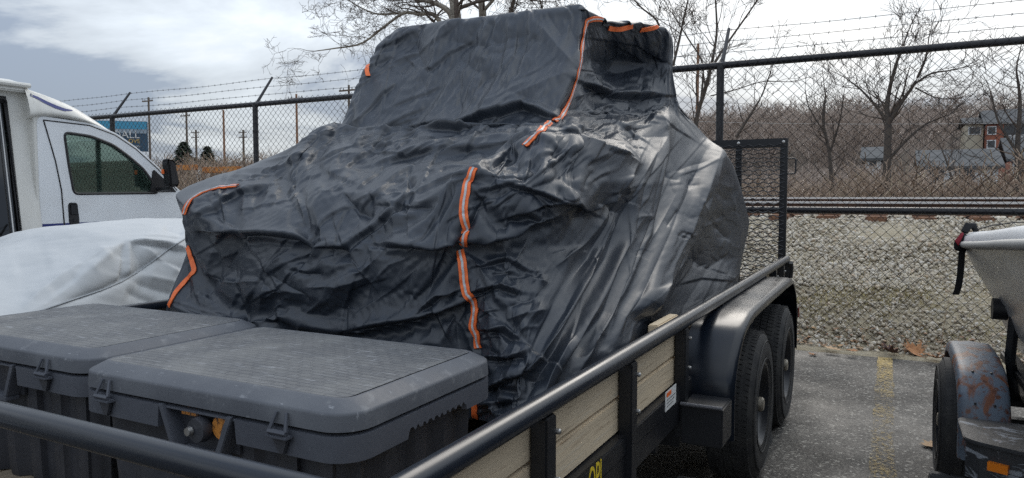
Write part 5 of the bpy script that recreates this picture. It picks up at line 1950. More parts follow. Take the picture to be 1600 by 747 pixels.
web([P(.05, .06), P(.14, .085), P(.25, .10), P(.8, .11)], .04, .002, (0, 1, 0)).build('webbing', m_strap, strap, smooth=False)

# boat trailer: rusty mudguard, wheel, front step with amber lamp, frame
m_rusty = mat('rusty_grey_paint', (0.115, 0.145, 0.185), rough=.48, spec=.4, var=[(3.0, (0.060, 0.066, 0.080), .48, .70), (9.0, (0.18, 0.068, 0.034), .53, .61, (1.8, 1.0, .6), .6), (25, (0.12, 0.048, 0.028), .56, .64), (22, (0.10, 0.035, 0.02), .57, .66)],
              bump=[(30, .4, .003), (9, .3, .006)])
m_flake = mat('flaking_black_paint', (0.030, 0.032, 0.036), rough=.5, var=[(9, (0.24, 0.26, 0.29), .55, .60, (1, 1.6, 2), 1.0), (14, (0.14, 0.06, 0.035), .66, .74)], bump=[(40, .5, .003)])
m_amber = mat('amber_lens', (0.75, 0.20, 0.01), rough=.2, spec=.6)
bt = thing('boat_trailer', (BX, 4.0, 0), 'old boat trailer with a rusty blue grey mudguard and an amber side lamp', 'trailer')
fx0, fx1 = .272, .445
prof = [(3.30, .28), (3.305, .37), (3.325, .45), (3.385, .540), (3.51, .607), (3.72, .632), (4.0, .632), (4.16, .60), (4.28, .52), (4.34, .42), (4.35, .30)]
pr = cat(np.array(prof), np.linspace(0, len(prof) - 1, 50), False, .25)
rows = []
for i, (y, z) in enumerate(pr):
    d = pr[min(i + 1, 49)] - pr[max(i - 1, 0)]
    d /= np.linalg.norm(d)
    nx = np.array([-d[1], d[0]])
    q = lambda x, h: (x, y + nx[0] * h, z + nx[1] * h)
    rows.append([q(fx0 - .004, -.05), q(fx0, -.014), q(fx0 + .010, -.003), q(fx0 + .03, .0), q((fx0 + fx1) / 2, .004), q(fx1 - .03, .0), q(fx1 - .010, -.003), q(fx1, -.014), q(fx1 + .004, -.05), q(fx1 - .004, -.05), q(fx1 - .01, -.012), q(fx0 + .01, -.012), q(fx0 + .004, -.05)])
mb = MB()
mb.grid(np.array(rows), wrap=True)
mb.build('mudguard', m_rusty, bt, angle=60)
for (y, z) in ((3.355, .50), (3.33, .43), (3.49, .60)):
    for x in (.325, .39):
        mb = MB()
        mb.lathe([(-.004, .0), (-.004, .004), (-.0, .005), (.012, .004), (.016, .0)], (x, y - .008, z), 'Y', 8)
        mb.build('bolt', m_bk, bt)
mb = MB()
sp = [(.262, 3.02), (.30, 2.985), (.50, 2.90), (.80, 2.86), (.80, 3.30), (.262, 3.30)]
mb.prism(fillet(sp, .03, 3), 'Z', .438, .453, .003)
mb.build('front_step', m_flake, bt, angle=40)
mb = MB()
for (a, b) in zip(sp[:3], sp[1:4]):
    A, B = np.array(a), np.array(b)
    nn_ = np.array([(B - A)[1], -(B - A)[0]])
    nn_ /= np.linalg.norm(nn_)
    mb.add([(A[0] - nn_[0] * .012, A[1] - nn_[1] * .012, z) for z in (.31, .4375)] + [(B[0] - nn_[0] * .012, B[1] - nn_[1] * .012, z) for z in (.31, .4375)], [(0, 2, 3, 1)])
bmx = mb.build('step_skirt', m_flake, bt, smooth=False)
sol = bmx.modifiers.new('thick', 'SOLIDIFY')
sol.thickness = .006
mb = MB()
A, B = np.array((.30, 2.985)), np.array((.50, 2.90))
d = (B - A) / np.linalg.norm(B - A)
nn_ = np.array([d[1], -d[0]])
c0 = A + d * .035
pts = []
for z in (.362, .392):
    for (s_, h_) in ((0, -.012), (.062, -.012), (.062, .006), (0, .006)):
        p_ = c0 + d * s_ + nn_ * h_
        pts.append((p_[0], p_[1], z))
mb.add(pts, [(0, 1, 2, 3), (4, 5, 6, 7), (0, 1, 5, 4), (1, 2, 6, 5), (2, 3, 7, 6), (3, 0, 4, 7)])
mb.build('amber_lamp', m_amber, bt, smooth=False)
wheel(.422, 3.83, 'wheel', bt, rt=.29, w_=.19, rimr=.16)
wh = [o for o in bt.children if o.name.startswith('wheel')][0]
wh.scale = (-1, 1, 1)
for x in (.62, 1.98):
    mb = MB()
    mb.box(x - .03, x + .03, .4, 4.45, .34, .42, .006)
    mb.build('chassis_rail', m_frame, bt)
for y in (3.83, 4.3, 2.2):
    mb = MB()
    mb.box(.45, 2.15, y - .03, y + .03, .28, .338, .005)
    mb.build('cross_beam', m_frame, bt)
mb = MB()
mb.tube([(.53, 3.9, .40), (.505, 3.9, .60), (.515, 3.9, .78)], .022, 8)
mb.build('guide_post', m_frame, bt)
mb = MB()
mb.box(.52, .58, 3.0, 4.35, .50, .55, .01)
mb.build('bunk', m_bk, bt)
mb = MB()
mb.lathe([(-.03, .0), (-.03, .05), (.03, .05), (.03, .0)], (.47, 4.0, .80), 'X', 14)
mb.build('bunk_roller', m_bk, bt)
mb = MB()
mb.prism([(3.62, .003), (3.78, .003), (3.76, .03), (3.60, .12), (3.57, .115), (3.56, .02)], 'X', .19, .34, .006)
tag(mb.build('wheel_chock', m_chock), 'black wheel chock under the boat trailer wheel', 'wheel chock')
# ------------------------------------------------------------------ bare trees
def limb_mesh(V, Fc, pts, rad, n=5):
    """tapered tube appended to growing lists"""
    o = len(V)
    ref = None
    k_ = len(pts)
    for i, p in enumerate(pts):
        d = pts[min(i + 1, k_ - 1)] - pts[max(i - 1, 0)]
        L = math.sqrt(d[0] ** 2 + d[1] ** 2 + d[2] ** 2) + 1e-9
        d = d / L
        r0 = np.array((0, 0, 1.0)) if abs(d[2]) < .9 else np.array((1.0, 0, 0))
        a = np.array((d[1] * r0[2] - d[2] * r0[1], d[2] * r0[0] - d[0] * r0[2], d[0] * r0[1] - d[1] * r0[0]))
        a /= math.sqrt((a ** 2).sum()) + 1e-9
        b = np.array((d[1] * a[2] - d[2] * a[1], d[2] * a[0] - d[0] * a[2], d[0] * a[1] - d[1] * a[0]))
        for q in range(n):
            t = 2 * PI * q / n
            V.append(p + (a * math.cos(t) + b * math.sin(t)) * rad[i])
    for i in range(k_ - 1):
        for q in range(n):
            q2 = (q + 1) % n
            Fc.append((o + i * n + q, o + i * n + q2, o + (i + 1) * n + q2, o + (i + 1) * n + q))


def grow(V, Fc, p, d, length, r, depth, rng, droop=0.0, spread=.6, nb=(3, 5), minr=.0035, wob=.16, up=.12, ratio=(.45, .72)):
    n = 4 if depth > 0 else 3
    pts, rad = [np.array(p, float)], [r]
    d = np.array(d, float)
    d /= np.linalg.norm(d)
    dirs = [d]
    for i in range(n):
        d = d + np.array([rng.gauss(0, wob), rng.gauss(0, wob), rng.gauss(0, wob) + up - droop])
        d /= np.linalg.norm(d)
        pts.append(pts[-1] + d * length / n)
        rad.append(max(minr, r * (1 - .62 * (i + 1) / n)))
        dirs.append(d)
    limb_mesh(V, Fc, pts, rad, 6 if r > .05 else (4 if r > .015 else 3))
    if depth <= 0:
        return
    k = rng.randint(*nb)
    for j in range(k):
        t = rng.uniform(.28, 1.0) if j else 1.0
        f = t * n
        i = min(int(f), n - 1)
        q = pts[i] + (pts[i + 1] - pts[i]) * (f - i)
        dd = dirs[i] + np.array([rng.gauss(0, spread), rng.gauss(0, spread), rng.gauss(0, spread) * .8])
        grow(V, Fc, q, dd, length * rng.uniform(*ratio), max(minr, rad[i] * rng.uniform(.5, .72)), depth - 1, rng, droop, spread, nb, minr, wob, up, ratio)


m_bark = mat('grey_bark', (0.10, 0.082, 0.068), rough=.9, var=(3, (0.075, 0.062, 0.052), .4, .65), bump=[(20, .6, .02)])
m_pale = mat('pale_sycamore_bark', (0.30, 0.27, 0.225), rough=.85, var=[(2.2, (0.15, 0.125, 0.10), .44, .60, (1, 1, .7), .8), (9, (0.40, 0.37, 0.32), .6, .75)])
m_twig = mat('twig', (0.10, 0.078, 0.064), rough=.9)


def tree(name, label, trunks, mt, mtw, seed, group=None, cfg=None, cat_='tree'):
    """trunks = list of (list of points, r0, r1, number of side branches, length)"""
    cfg = cfg or {}
    rng_ = random.Random(seed)
    p0 = trunks[0][0][0]
    t = thing(name, tuple(p0), label, cat_, group)
    V, Fc = [], []
    VB, FB = [], []
    for (pts, r0, r1, nbr, ln, dep) in trunks:
        pts = [np.array(p, float) for p in pts]
        pa = cat(np.array(pts), np.linspace(0, len(pts) - 1, 4 * len(pts)), False, .2)
        rad = np.linspace(r0, r1, len(pa))
        limb_mesh(V, Fc, list(pa), list(rad), 9 if r0 > .05 else 6)
        for j in range(nbr):
            f = (0.25 + .75 * (j + .5) / nbr) if r0 > .06 and cfg.get('base', True) else (j + .6) / nbr
            i = min(int(f * (len(pa) - 1)), len(pa) - 2)
            d = pa[i + 1] - pa[i]
            d /= np.linalg.norm(d)
            dd = d * .8 + np.array([rng_.gauss(0, .62), rng_.gauss(0, .62), rng_.gauss(.12, .4)])
            grow(VB, FB, pa[i], dd, ln * rng_.uniform(.6, 1.25), max(.006, rad[i] * rng_.uniform(.35, .55)), dep, rng_, **cfg.get('grow', {}))
        d = pa[-1] - pa[-2]
        grow(VB, FB, pa[-1], d, ln, r1 * .9, dep, rng_, **cfg.get('grow', {}))
    np_mesh('trunk', np.array(V), np.array(Fc), mt, t, smooth=True)
    np_mesh('crown', np.array(VB), np.array(FB), mtw, t, smooth=False)
    return t


def px(x, y, Y, dy=0):
    return at(x, y, 'Y', Y) + np.array((0, dy, 0))


# big sycamore behind the cover: two stems and a long low limb to the left
gz = float(bank_z(np.array([-8.5]), np.array([15.0]))[0])
s1 = px(716, 60, 15)
tree('sycamore_tree', 'large bare pale barked tree with two trunks rising behind the covered vehicle', [
    ([(s1[0] + .1, 15, gz - .2), px(718, 150, 15), px(714, 40, 15), px(706, -20, 15), px(690, -120, 15), px(700, -260, 15)], .19, .05, 7, 2.6, 4),
    ([px(716, 70, 15), px(704, 22, 14.9), px(680, 5, 14.8), px(640, -4, 14.6), px(600, -20, 14.5)], .085, .03, 9, 1.25, 4),
    ([px(716, 110, 15), px(690, 40, 14.7), px(676, 22, 14.6), px(655, 22, 14.5), px(632, 20, 14.4), px(605, 38, 14.3), px(565, 68, 14.2), px(520, 76, 14.1), px(492, 80, 14.0)], .065, .010, 13, .78, 4),
    ([px(632, 20, 14.4), px(590, 22, 14.5), px(560, 10, 14.6), px(530, -10, 14.6)], .030, .012, 9, .85, 4),
], m_pale, m_twig, 5, None, {'base': False, 'grow': dict(spread=.75, nb=(2, 4), minr=.0036, wob=.24, up=.03, ratio=(.5, .75))})
tree('sycamore_tree', 'bare pale trunk right of the twin trunked sycamore, above the cover top', [
    ([(px(752, 60, 16)[0], 16, gz - .2), px(755, 60, 16), px(752, 0, 16), px(745, -80, 16), px(760, -220, 16)], .13, .04, 7, 2.2, 4),
    ([px(753, 20, 16), px(775, -5, 16), px(800, -30, 16)], .05, .02, 5, 1.2, 4),
    ([px(795, 45, 17), px(800, 10, 17), px(812, -30, 17)], .05, .03, 8, 1.0, 4),
    ([px(850, 40, 17), px(846, 10, 17), px(835, -30, 17)], .03, .02, 8, 1.0, 4),
], m_pale, m_twig, 8, None, {'base': False, 'grow': dict(spread=.75, nb=(3, 4), minr=.0045, wob=.22, up=.05, ratio=(.5, .75))})
tree('sapling', 'slender bare young tree with several stems beside the fence post, right of the cover', [
    ([px(1083, 300, 12.8), px(1088, 190, 12.8), px(1102, 140, 12.8), px(1113, 95, 12.8), px(1120, 50, 12.8), px(1118, 0, 12.8)], .045, .014, 9, .62, 3),
    ([px(1088, 190, 12.8), px(1108, 115, 12.6), px(1135, 70, 12.6), px(1170, 20, 12.5), px(1190, -10, 12.5)], .026, .010, 9, .5, 3),
    ([px(1095, 160, 12.8), px(1098, 100, 12.9), px(1075, 60, 12.9), px(1050, 20, 13)], .02, .009, 8, .5, 3),
    ([px(1050, 110, 13.2), px(1062, 60, 13.2), px(1068, 30, 13.2), px(1080, -20, 13.2)], .026, .012, 9, .55, 3),
    ([px(1020, 110, 13.2), px(1030, 40, 13.2), px(1000, 10, 13.2), px(975, -20, 13.2)], .026, .012, 9, .55, 3),
], m_bark, m_twig, 17, None, {'base': False, 'grow': dict(spread=.5, nb=(2, 4), minr=.0032, wob=.16, up=.10, ratio=(.5, .75))})
tree('sapling', 'leaning thin bare sapling behind the ramp gate', [
    ([px(1150, 215, 15), px(1172, 180, 15), px(1190, 150, 15), px(1205, 110, 15)], .03, .010, 7, .55, 3),
    ([px(1110, 150, 15), px(1150, 140, 15), px(1190, 128, 15), px(1240, 128, 15)], .014, .006, 8, .4, 2),
], m_bark, m_twig, 23, None, {'base': False, 'grow': dict(spread=.5, nb=(2, 3), minr=.0035, wob=.15, up=.05)})
g22 = float(bank_z(np.array([0.0]), np.array([22.0]))[0])
tree('bare_tree', 'round crowned bare tree with a forked dark trunk beyond the track on the right', [
    ([(px(1385, 300, 22)[0], 22, g22 - .2), px(1386, 260, 22), px(1388, 195, 22)], .115, .088, 2, .7, 3),
    ([px(1388, 195, 22), px(1386, 165, 22), px(1392, 130, 22.1), px(1402, 95, 22.2), px(1412, 70, 22.2)], .075, .024, 9, .85, 4),
    ([px(1388, 195, 22), px(1405, 165, 21.9), px(1428, 132, 21.8), px(1445, 95, 21.7), px(1450, 70, 21.7)], .060, .018, 8, .75, 4),
    ([px(1428, 132, 21.8), px(1455, 115, 21.7), px(1485, 110, 21.6), px(1510, 104, 21.6)], .032, .010, 8, .6, 3),
    ([px(1386, 190, 22), px(1368, 165, 22), px(1345, 140, 22.1), px(1325, 125, 22.1)], .05, .014, 8, .7, 4),
    ([px(1430, 137, 21.8), px(1455, 150, 21.8), px(1475, 155, 21.8)], .025, .008, 6, .5, 3),
    ([px(1388, 250, 22), px(1420, 215, 22), px(1445, 195, 22.1), px(1480, 180, 22)], .05, .012, 8, .6, 3),
], m_bark, m_twig, 31, None, {'base': False, 'grow': dict(spread=.50, nb=(2, 3), minr=.0046, wob=.15, up=.10, ratio=(.55, .80))})
tree('bare_tree', 'small slim bare tree just left of the forked tree beyond the track', [
    ([px(1300, 300, 24), px(1296, 240, 24), px(1286, 190, 24), px(1290, 150, 24)], .07, .02, 9, .8, 3),
    ([px(1296, 240, 24), px(1312, 190, 24), px(1318, 150, 24)], .04, .015, 8, .7, 3),
    ([px(1290, 210, 24), px(1265, 170, 24), px(1258, 140, 24)], .03, .012, 7, .6, 3),
], m_bark, m_twig, 37, None, {'base': False, 'grow': dict(spread=.5, nb=(2, 3), minr=.0045, up=.12)})
tree('bare_tree', 'dark bare tree at the right edge, its crown before the grey roofs', [
    ([px(1592, 300, 21), px(1590, 230, 21), px(1594, 160, 21), px(1588, 110, 21)], .08, .02, 9, .8, 3),
    ([px(1500, 300, 20), px(1488, 280, 20), px(1480, 255, 20), px(1470, 230, 20)], .04, .012, 8, .55, 3),
    ([px(1590, 240, 21), px(1560, 190, 21), px(1550, 150, 21)], .04, .015, 8, .7, 3),
], m_bark, m_twig, 41, None, {'base': False, 'grow': dict(spread=.55, nb=(2, 3), minr=.0045, up=.12)})

# brushwood on both sides of the bank: thickets nobody could count
m_brush = island_mat('brush_twig', [(0.30, 0.22, 0.165), (0.38, 0.285, 0.215), (0.22, 0.16, 0.118), (0.45, 0.35, 0.27), (0.31, 0.25, 0.165)], .95)  # dry twig browns, lightened to stand in for air haze
m_brushf = island_mat('hazed_far_brush', [(0.36, 0.29, 0.245), (0.42, 0.345, 0.295), (0.31, 0.245, 0.20), (0.46, 0.385, 0.33)], .95)  # distance haze is put into the colour: paler twigs, no haze volume


def shrub_proto(seed, h=1.0, stems=5):
    rng_ = random.Random(seed)
    V, Fc = [], []
    for k in range(stems):
        a = rng_.uniform(0, 6.28)
        lean = rng_.uniform(.05, .5)
        d = np.array((math.cos(a) * lean, math.sin(a) * lean, 1))
        grow(V, Fc, (rng_.gauss(0, .06), rng_.gauss(0, .06), 0), d, rng_.uniform(.55, 1.0) * h, .016, 3, rng_, spread=.42, nb=(2, 4), minr=.0042, wob=.13, up=.10, ratio=(.42, .66))
    V = np.array(V)
    V[:, 2] /= max(V[:, 2].max(), .1)
    return V, np.array(Fc + [])


def scatter(name, label, protos, pts, hs, m, seed):
    rng_ = np.random.default_rng(seed)
    Vs, Fs, off = [], [], 0
    for i, (p, h) in enumerate(zip(pts, hs)):
        V, Fc = protos[rng_.integers(len(protos))]
        a = rng_.uniform(0, 6.28)
        s = h * rng_.uniform(.7, 1.15)
        W = np.stack([(V[:, 0] * math.cos(a) - V[:, 1] * math.sin(a)) * s, (V[:, 0] * math.sin(a) + V[:, 1] * math.cos(a)) * s, V[:, 2] * h], -1)
        Vs.append(W + p)
        Fs.append(Fc + off)
        off += len(V)
    o_ = np_mesh(name, np.concatenate(Vs), np.concatenate(Fs), m)
    tag(o_, label, 'brush', kind='stuff')
    return o_


# all stems have 3-sided twigs, mixed faces are quads
pro = [shrub_proto(100 + k, 1.0, 6) for k in range(7)]
rng = np.random.default_rng(77)


def spots(n, ya, yb_, azl, azr):
    """positions over the part of the bank the photo looks at, by bearing"""
    Y_ = rng.uniform(ya, yb_, n)
    X_ = Y_ * rng.uniform(azl, azr, n)
    return np.stack([X_, Y_, bank_z(X_, Y_) - .05], -1)


a_ = spots(520, 15.5, 31, -.42, .36)
hs = rng.uniform(1.2, 2.5, len(a_)) * np.where((a_[:, 0] / a_[:, 1] > -.06), np.where(a_[:, 0] / a_[:, 1] > .06, 1.12, 1.2), 1.0) * np.where(np.abs(a_[:, 0]) < 30, 1, 1)
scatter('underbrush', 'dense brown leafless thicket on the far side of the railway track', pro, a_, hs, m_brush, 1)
b_ = spots(420, 24, 70, -1.75, -.45)
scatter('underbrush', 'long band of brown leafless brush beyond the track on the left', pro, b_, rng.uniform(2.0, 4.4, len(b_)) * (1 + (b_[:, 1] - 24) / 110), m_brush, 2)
c_ = spots(420, 32, 62, -.42, .36)
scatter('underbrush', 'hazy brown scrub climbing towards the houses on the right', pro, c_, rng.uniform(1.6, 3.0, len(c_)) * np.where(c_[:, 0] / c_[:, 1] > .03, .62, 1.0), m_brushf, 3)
d_ = spots(800, 85, 200, -.50, .40)
d_ = d_[~((d_[:, 0] / d_[:, 1] > .055) & (d_[:, 1] < 135))]
c_ = c_
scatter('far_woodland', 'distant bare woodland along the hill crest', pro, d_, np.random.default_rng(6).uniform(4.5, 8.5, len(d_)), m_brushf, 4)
e_ = spots(420, 80, 190, -1.9, -.5)
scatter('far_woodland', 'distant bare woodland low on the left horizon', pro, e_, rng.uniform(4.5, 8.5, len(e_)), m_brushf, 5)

# evergreens far left
m_needle = mat('evergreen_needles', (0.028, 0.046, 0.024), rough=.9, var=(2, (0.045, 0.066, 0.035), .4, .65))
for k, (x, yt, Y_, lab) in enumerate(((287, 222, 70, 'dark evergreen beyond the fence, the taller one near the van mirror'), (324, 229, 85, 'small dark evergreen right of the taller evergreen on the left'))):
    top = at(x, yt, 'Y', Y_)
    gz_ = float(bank_z(np.array([top[0]]), np.array([Y_]))[0])
    t = thing('evergreen_tree', (top[0], Y_, gz_), lab, 'tree', 'evergreens on the left skyline')
    mb = MB()
    mb.tube([(top[0], Y_, gz_), (top[0], Y_, top[2])], [.25, .04], 8)
    mb.build('trunk', m_bark, t)
    n = 2600
    r1_, r2_, r3_ = rng.random(n), rng.random(n), rng.random(n)
    hgt = top[2] - gz_
    zz = gz_ + hgt * (.12 + .88 * r1_)
    rad = (1 - r1_) ** .75 * hgt * .30 * (.35 + .65 * np.sqrt(r2_)) * (1 + .25 * np.sin(r1_ * 40))
    aa = r3_ * 6.28
    c = np.stack([top[0] + rad * np.cos(aa), Y_ + rad * np.sin(aa), zz], -1)
    dirv = np.stack([np.cos(aa), np.sin(aa), -.25 + rng.normal(0, .25, n)], -1) * rng.uniform(.35, .8, n)[:, None]
    sidev = np.stack([-np.sin(aa), np.cos(aa), rng.normal(0, .3, n)], -1) * rng.uniform(.12, .3, n)[:, None]
    V = np.stack([c - sidev, c + sidev, c + dirv], 1).reshape(-1, 3)
    np_mesh('crown', V, np.arange(3 * n).reshape(-1, 3), m_needle, t)

# ------------------------------------------------------------------ utility poles
m_pole = mat('weathered_pole', (0.17, 0.135, 0.105), rough=.9, var=(3, (0.12, 0.09, 0.07), .4, .6, (1, 1, .2)))
m_rustp = mat('reddish_pole', (0.30, 0.165, 0.10), rough=.9)
for k, (x, yt, Y_, arms, lab) in enumerate((
        (232, 152, 60, 1, 'utility pole right of the billboard, seen above the van windscreen'), (291, 176, 75, 1, 'utility pole behind the taller evergreen'),
        (306, 203, 90, 2, 'short utility pole with crossarms between the two evergreens'), (349, 172, 62, 0, 'plain brown pole left of the dark fence post'),
        (380, 203, 95, 2, 'low distant utility pole close to the dark fence post'), (463, 147, 55, 1, 'tall utility pole between the fence post and the cover'),
        (545, 133, 52, 1, 'utility pole top just left of the cover under the barbed wire'), (1091, 68, 40, 0, 'reddish brown pole behind the sapling, right of the cover'))):
    top = at(x, yt, 'Y', Y_)
    gz_ = float(bank_z(np.array([top[0]]), np.array([Y_]))[0])
    t = thing('utility_pole', (top[0], Y_, gz_), lab, 'utility pole', 'utility poles along the skyline')
    mb = MB()
    r_ = .0022 * Y_ if Y_ > 45 else .085
    mb.tube([(top[0], Y_, gz_ - .3), (top[0], Y_, top[2])], [r_ * 1.15, r_ * .85], 8)
    mb.build('pole', m_rustp if k in (3, 5, 7) else m_pole, t)
    for q in range(arms):
        mb = MB()
        z = top[2] - .5 - q * .9
        mb.box(top[0] - 1.0, top[0] + 1.0, Y_ - .22, Y_ - .10, z - .07, z + .07)
        am = mb.build('crossarm', m_pole, t)
        for e in (-.9, -.5, .5, .9):
            mb = MB()
            mb.tube([(top[0] + e, Y_ - .16, z + .07), (top[0] + e, Y_ - .16, z + .28)], [.06, .04], 6)
            mb.build('insulator', m_grey, am)
# two pale wires over the woodland on the right
for k, (ya, yb_) in enumerate(((187, 190), (157, 160))):
    A, B = at(1000, ya, 'Y', 45), at(1700, yb_, 'Y', 45)
    mb = MB()
    mb.tube([A + (B - A) * t + np.array((0, 0, -.5 * 4 * t * (1 - t) * .4)) for t in np.linspace(0, 1, 20)], .012, 4)
    tag(mb.build('overhead_wire', mat('pale_wire', (.45, .43, .40)) if k == 0 else bpy.data.materials['pale_wire']), ('lower' if k == 0 else 'upper') + ' pale overhead wire crossing behind the fence on the right', 'wire')

# ------------------------------------------------------------------ billboard
c0 = at(140, 190, 'Y', 80)
c1 = at(230, 190, 'Y', 80)
z0 = at(230, 237, 'Y', 80)[2]
bl = thing('billboard', ((c0[0] + c1[0]) / 2, 80, 0), 'blue billboard with white and yellow lettering, half hidden behind the van', 'billboard')
m_bblue = mat('billboard_navy', (0.02, 0.06, 0.11), rough=.6, var=(.25, (0.035, 0.085, 0.14), .4, .6))
m_bcyan = mat('billboard_cyan', (0.06, 0.32, 0.50), rough=.6)
m_bgrey = mat('billboard_grey_print', (0.36, 0.42, 0.48), rough=.6, var=(.8, (0.25, .32, .38), .4, .6))
# face turned towards the lot
ang = YAW + R(14)
ex = Vector((math.cos(ang), math.sin(ang), 0))
W_, H_ = 12.0, c1[2] - z0


def bb(mb_, u0, u1, v0, v1, d0, d1):
    o_ = Vector((c1[0], 80, z0))
    nn = Vector((ex.y, -ex.x, 0))
    vs_ = [o_ - ex * (W_ - u) + Vector((0, 0, v)) + nn * d for d in (d0, d1) for (u, v) in ((u0, v0), (u1, v0), (u1, v1), (u0, v1))]
    mb_.add(vs_, [(3, 2, 1, 0), (4, 5, 6, 7), (0, 1, 5, 4), (1, 2, 6, 5), (2, 3, 7, 6), (3, 0, 4, 7)])


mb = MB()
bb(mb, 0, W_, 0, H_, -.3, 0)
pn = mb.build('panel', m_bblue, bl, smooth=False)
mb = MB()
bb(mb, .05, W_ - .1, H_ * .74, H_ - .05, .01, .03)
mb.build('blue_band', m_bcyan, pn, smooth=False)
mb = MB()
bb(mb, 2.0, W_ - .1, H_ * .60, H_ * .735, .01, .025)
mb.build('printed_band', m_bgrey, pn, smooth=False)


def bb_text(body, size, u, v, m, d=.06):
    vs_, fs_ = text_geo(body, size, .01)
    mx_ = max(q[0] for q in vs_)
    o_ = Vector((c1[0], 80, z0))
    nn = Vector((ex.y, -ex.x, 0))
    mb_ = MB()
    mb_.add([o_ - ex * (W_ - u - (q[0] - mx_)) + Vector((0, 0, v + q[1])) + nn * (d + q[2]) for q in vs_], fs_)
    return mb_.build('lettering', m, pn, smooth=False)


bb_text('DALL', 1.75, 10.8, H_ * .44, m_white)
bb_text('OVE', .95, 10.8, H_ * .28, mat('yellow_letters', (.62, .42, .12)), .06)
bb_text('com', .6, 10.8, H_ * .14, m_white)
for u in (2.5, 9):
    mb = MB()
    p_ = Vector((c1[0], 80, 0)) - ex * (W_ - u) - Vector((ex.y, -ex.x, 0)) * .2
    mb.tube([(p_.x, p_.y, -1), (p_.x, p_.y, z0 + 1)], .25, 8)
    mb.build('support_post', m_rustp, bl)
# red base strip of the hoarding
mb = MB()
bb(mb, 8.2, 9.9, -.75, -.05, -.1, .0)
mb.build('red_sign_plate', mat('red_sign', (.28, .05, .03)), bl)

# orange height barrier beyond the track, left
br = thing('barrier', tuple(at(323, 300, 'Y', 30) * np.array((1, 1, 0))), 'orange horizontal barrier beam on pale posts in the brush on the left', 'barrier')
A, B = at(262, 262, 'Y', 30), at(376, 268, 'Y', 30)
m_bar = mat('orange_beam', (.55, .23, .05), rough=.7, var=(1.5, (.42, .15, .04), .4, .6))
for (s, e) in ((0, .42), (.50, 1)):
    mb = MB()
    a, b = A + (B - A) * s, A + (B - A) * e
    mb.box(a[0], b[0], 29.9, 30.1, min(a[2], b[2]) - .05, max(a[2], b[2]) + .13, .02)
    mb.build('beam', m_bar, br)
for t in (.05, .40, .52, .95):
    p_ = A + (B - A) * t
    mb = MB()
    mb.box(p_[0] - .12, p_[0] + .12, 30.11, 30.3, -.5, p_[2] + .1, .02)
    mb.build('post', m_white, br)

# ------------------------------------------------------------------ houses on the hill, right
m_brick = mat('red_brick_wall', (0.33, 0.12, 0.075), rough=.9, var=(.8, (0.26, 0.095, 0.06), .4, .6))
m_roof = mat('grey_shingle', (0.13, 0.132, 0.135), rough=.95, spec=.15, var=(.8, (0.095, 0.098, 0.10), .4, .6, (1, 1, 5)))
m_cream = mat('cream_siding', (0.50, 0.46, 0.36), rough=.8)
m_wside = mat('white_siding', (0.62, 0.63, 0.63), rough=.8)
m_pane = mat('dark_pane', (0.03, 0.035, 0.045), rough=.1)


def house(x0p, x1p, ytop, ybot, Y_, depth, mw, label, roof_h, wins, name='house', over=.4, rb=None, zbase=None):
    A, B = at(x0p, ybot, 'Y', Y_), at(x1p, ytop, 'Y', Y_)
    x0, x1, za, zb = A[0], B[0], min(A[2], B[2]), max(A[2], B[2])
    t = thing(name, ((x0 + x1) / 2, Y_, za), label, 'house', 'houses on the hillside')
    mb_ = MB()
    mb_.box(x0, x1, Y_, Y_ + depth, za - 3, zb)
    wl = mb_.build('wall', mw, t, smooth=False)
    mb_ = MB()
    mb_.prism([(Y_ - over, zb - .05), (Y_ + depth / 2, zb + roof_h), (Y_ + depth + over, zb - .05), (Y_ + depth + over, zb + .15), (Y_ + depth / 2, zb + roof_h + .2), (Y_ - over, zb + .15)], 'X', x0 - over, x1 + over)
    mb_.build('roof', m_roof, t, smooth=False)
    for (u, v, w_, h_) in wins:
        mb_ = MB()
        cx, cz = x0 + (x1 - x0) * u, za + (zb - za) * v
        mb_.box(cx - w_ / 2 - .12, cx + w_ / 2 + .12, Y_ - .08, Y_ - .002, cz - h_ / 2 - .12, cz + h_ / 2 + .12)
        f_ = mb_.build('window', m_wside, t, smooth=False)
        mb_ = MB()
        mb_.box(cx - w_ / 2, cx + w_ / 2, Y_ - .10, Y_ - .081, cz - h_ / 2, cz + h_ / 2)
        mb_.build('pane', m_pane, f_, smooth=False)
    return t


house(1540, 1569, 193, 245, 110, 9, m_brick, 'red brick house end on the hillside at the right edge', 2.0, [(.30, .80, .75, .85), (.30, .38, .75, .85)])
house(1571, 1640, 192, 240, 111, 9, m_wside, 'white sided house adjoining the brick house, grey roof', 2.2, [(.12, .80, 1.6, 1.2), (.45, .80, 1.6, 1.2), (.12, .30, 1.6, 1.2), (.45, .3, 1.6, 1.2)])
house(1509, 1537, 193, 212, 112, 8, m_cream, 'cream house left of the brick house, dark roof edge', 1.0, [(.5, .4, 1.2, .8)])
house(1440, 1560, 262, 285, 66, 8, m_wside, 'long low building under a wide grey roof below the brick house', 1.5, [(.2, .5, 1.0, .8), (.6, .5, 1.0, .8)])
house(1352, 1376, 250, 262, 64, 5, m_wside, 'small grey roofed shed behind the forked bare tree', 1.0, [(.5, .5, .5, .4)])
house(1580, 1660, 250, 275, 72, 8, m_brick, 'low house with a grey roof cut by the right edge', 2.0, [(.2, .5, 1, .9)])

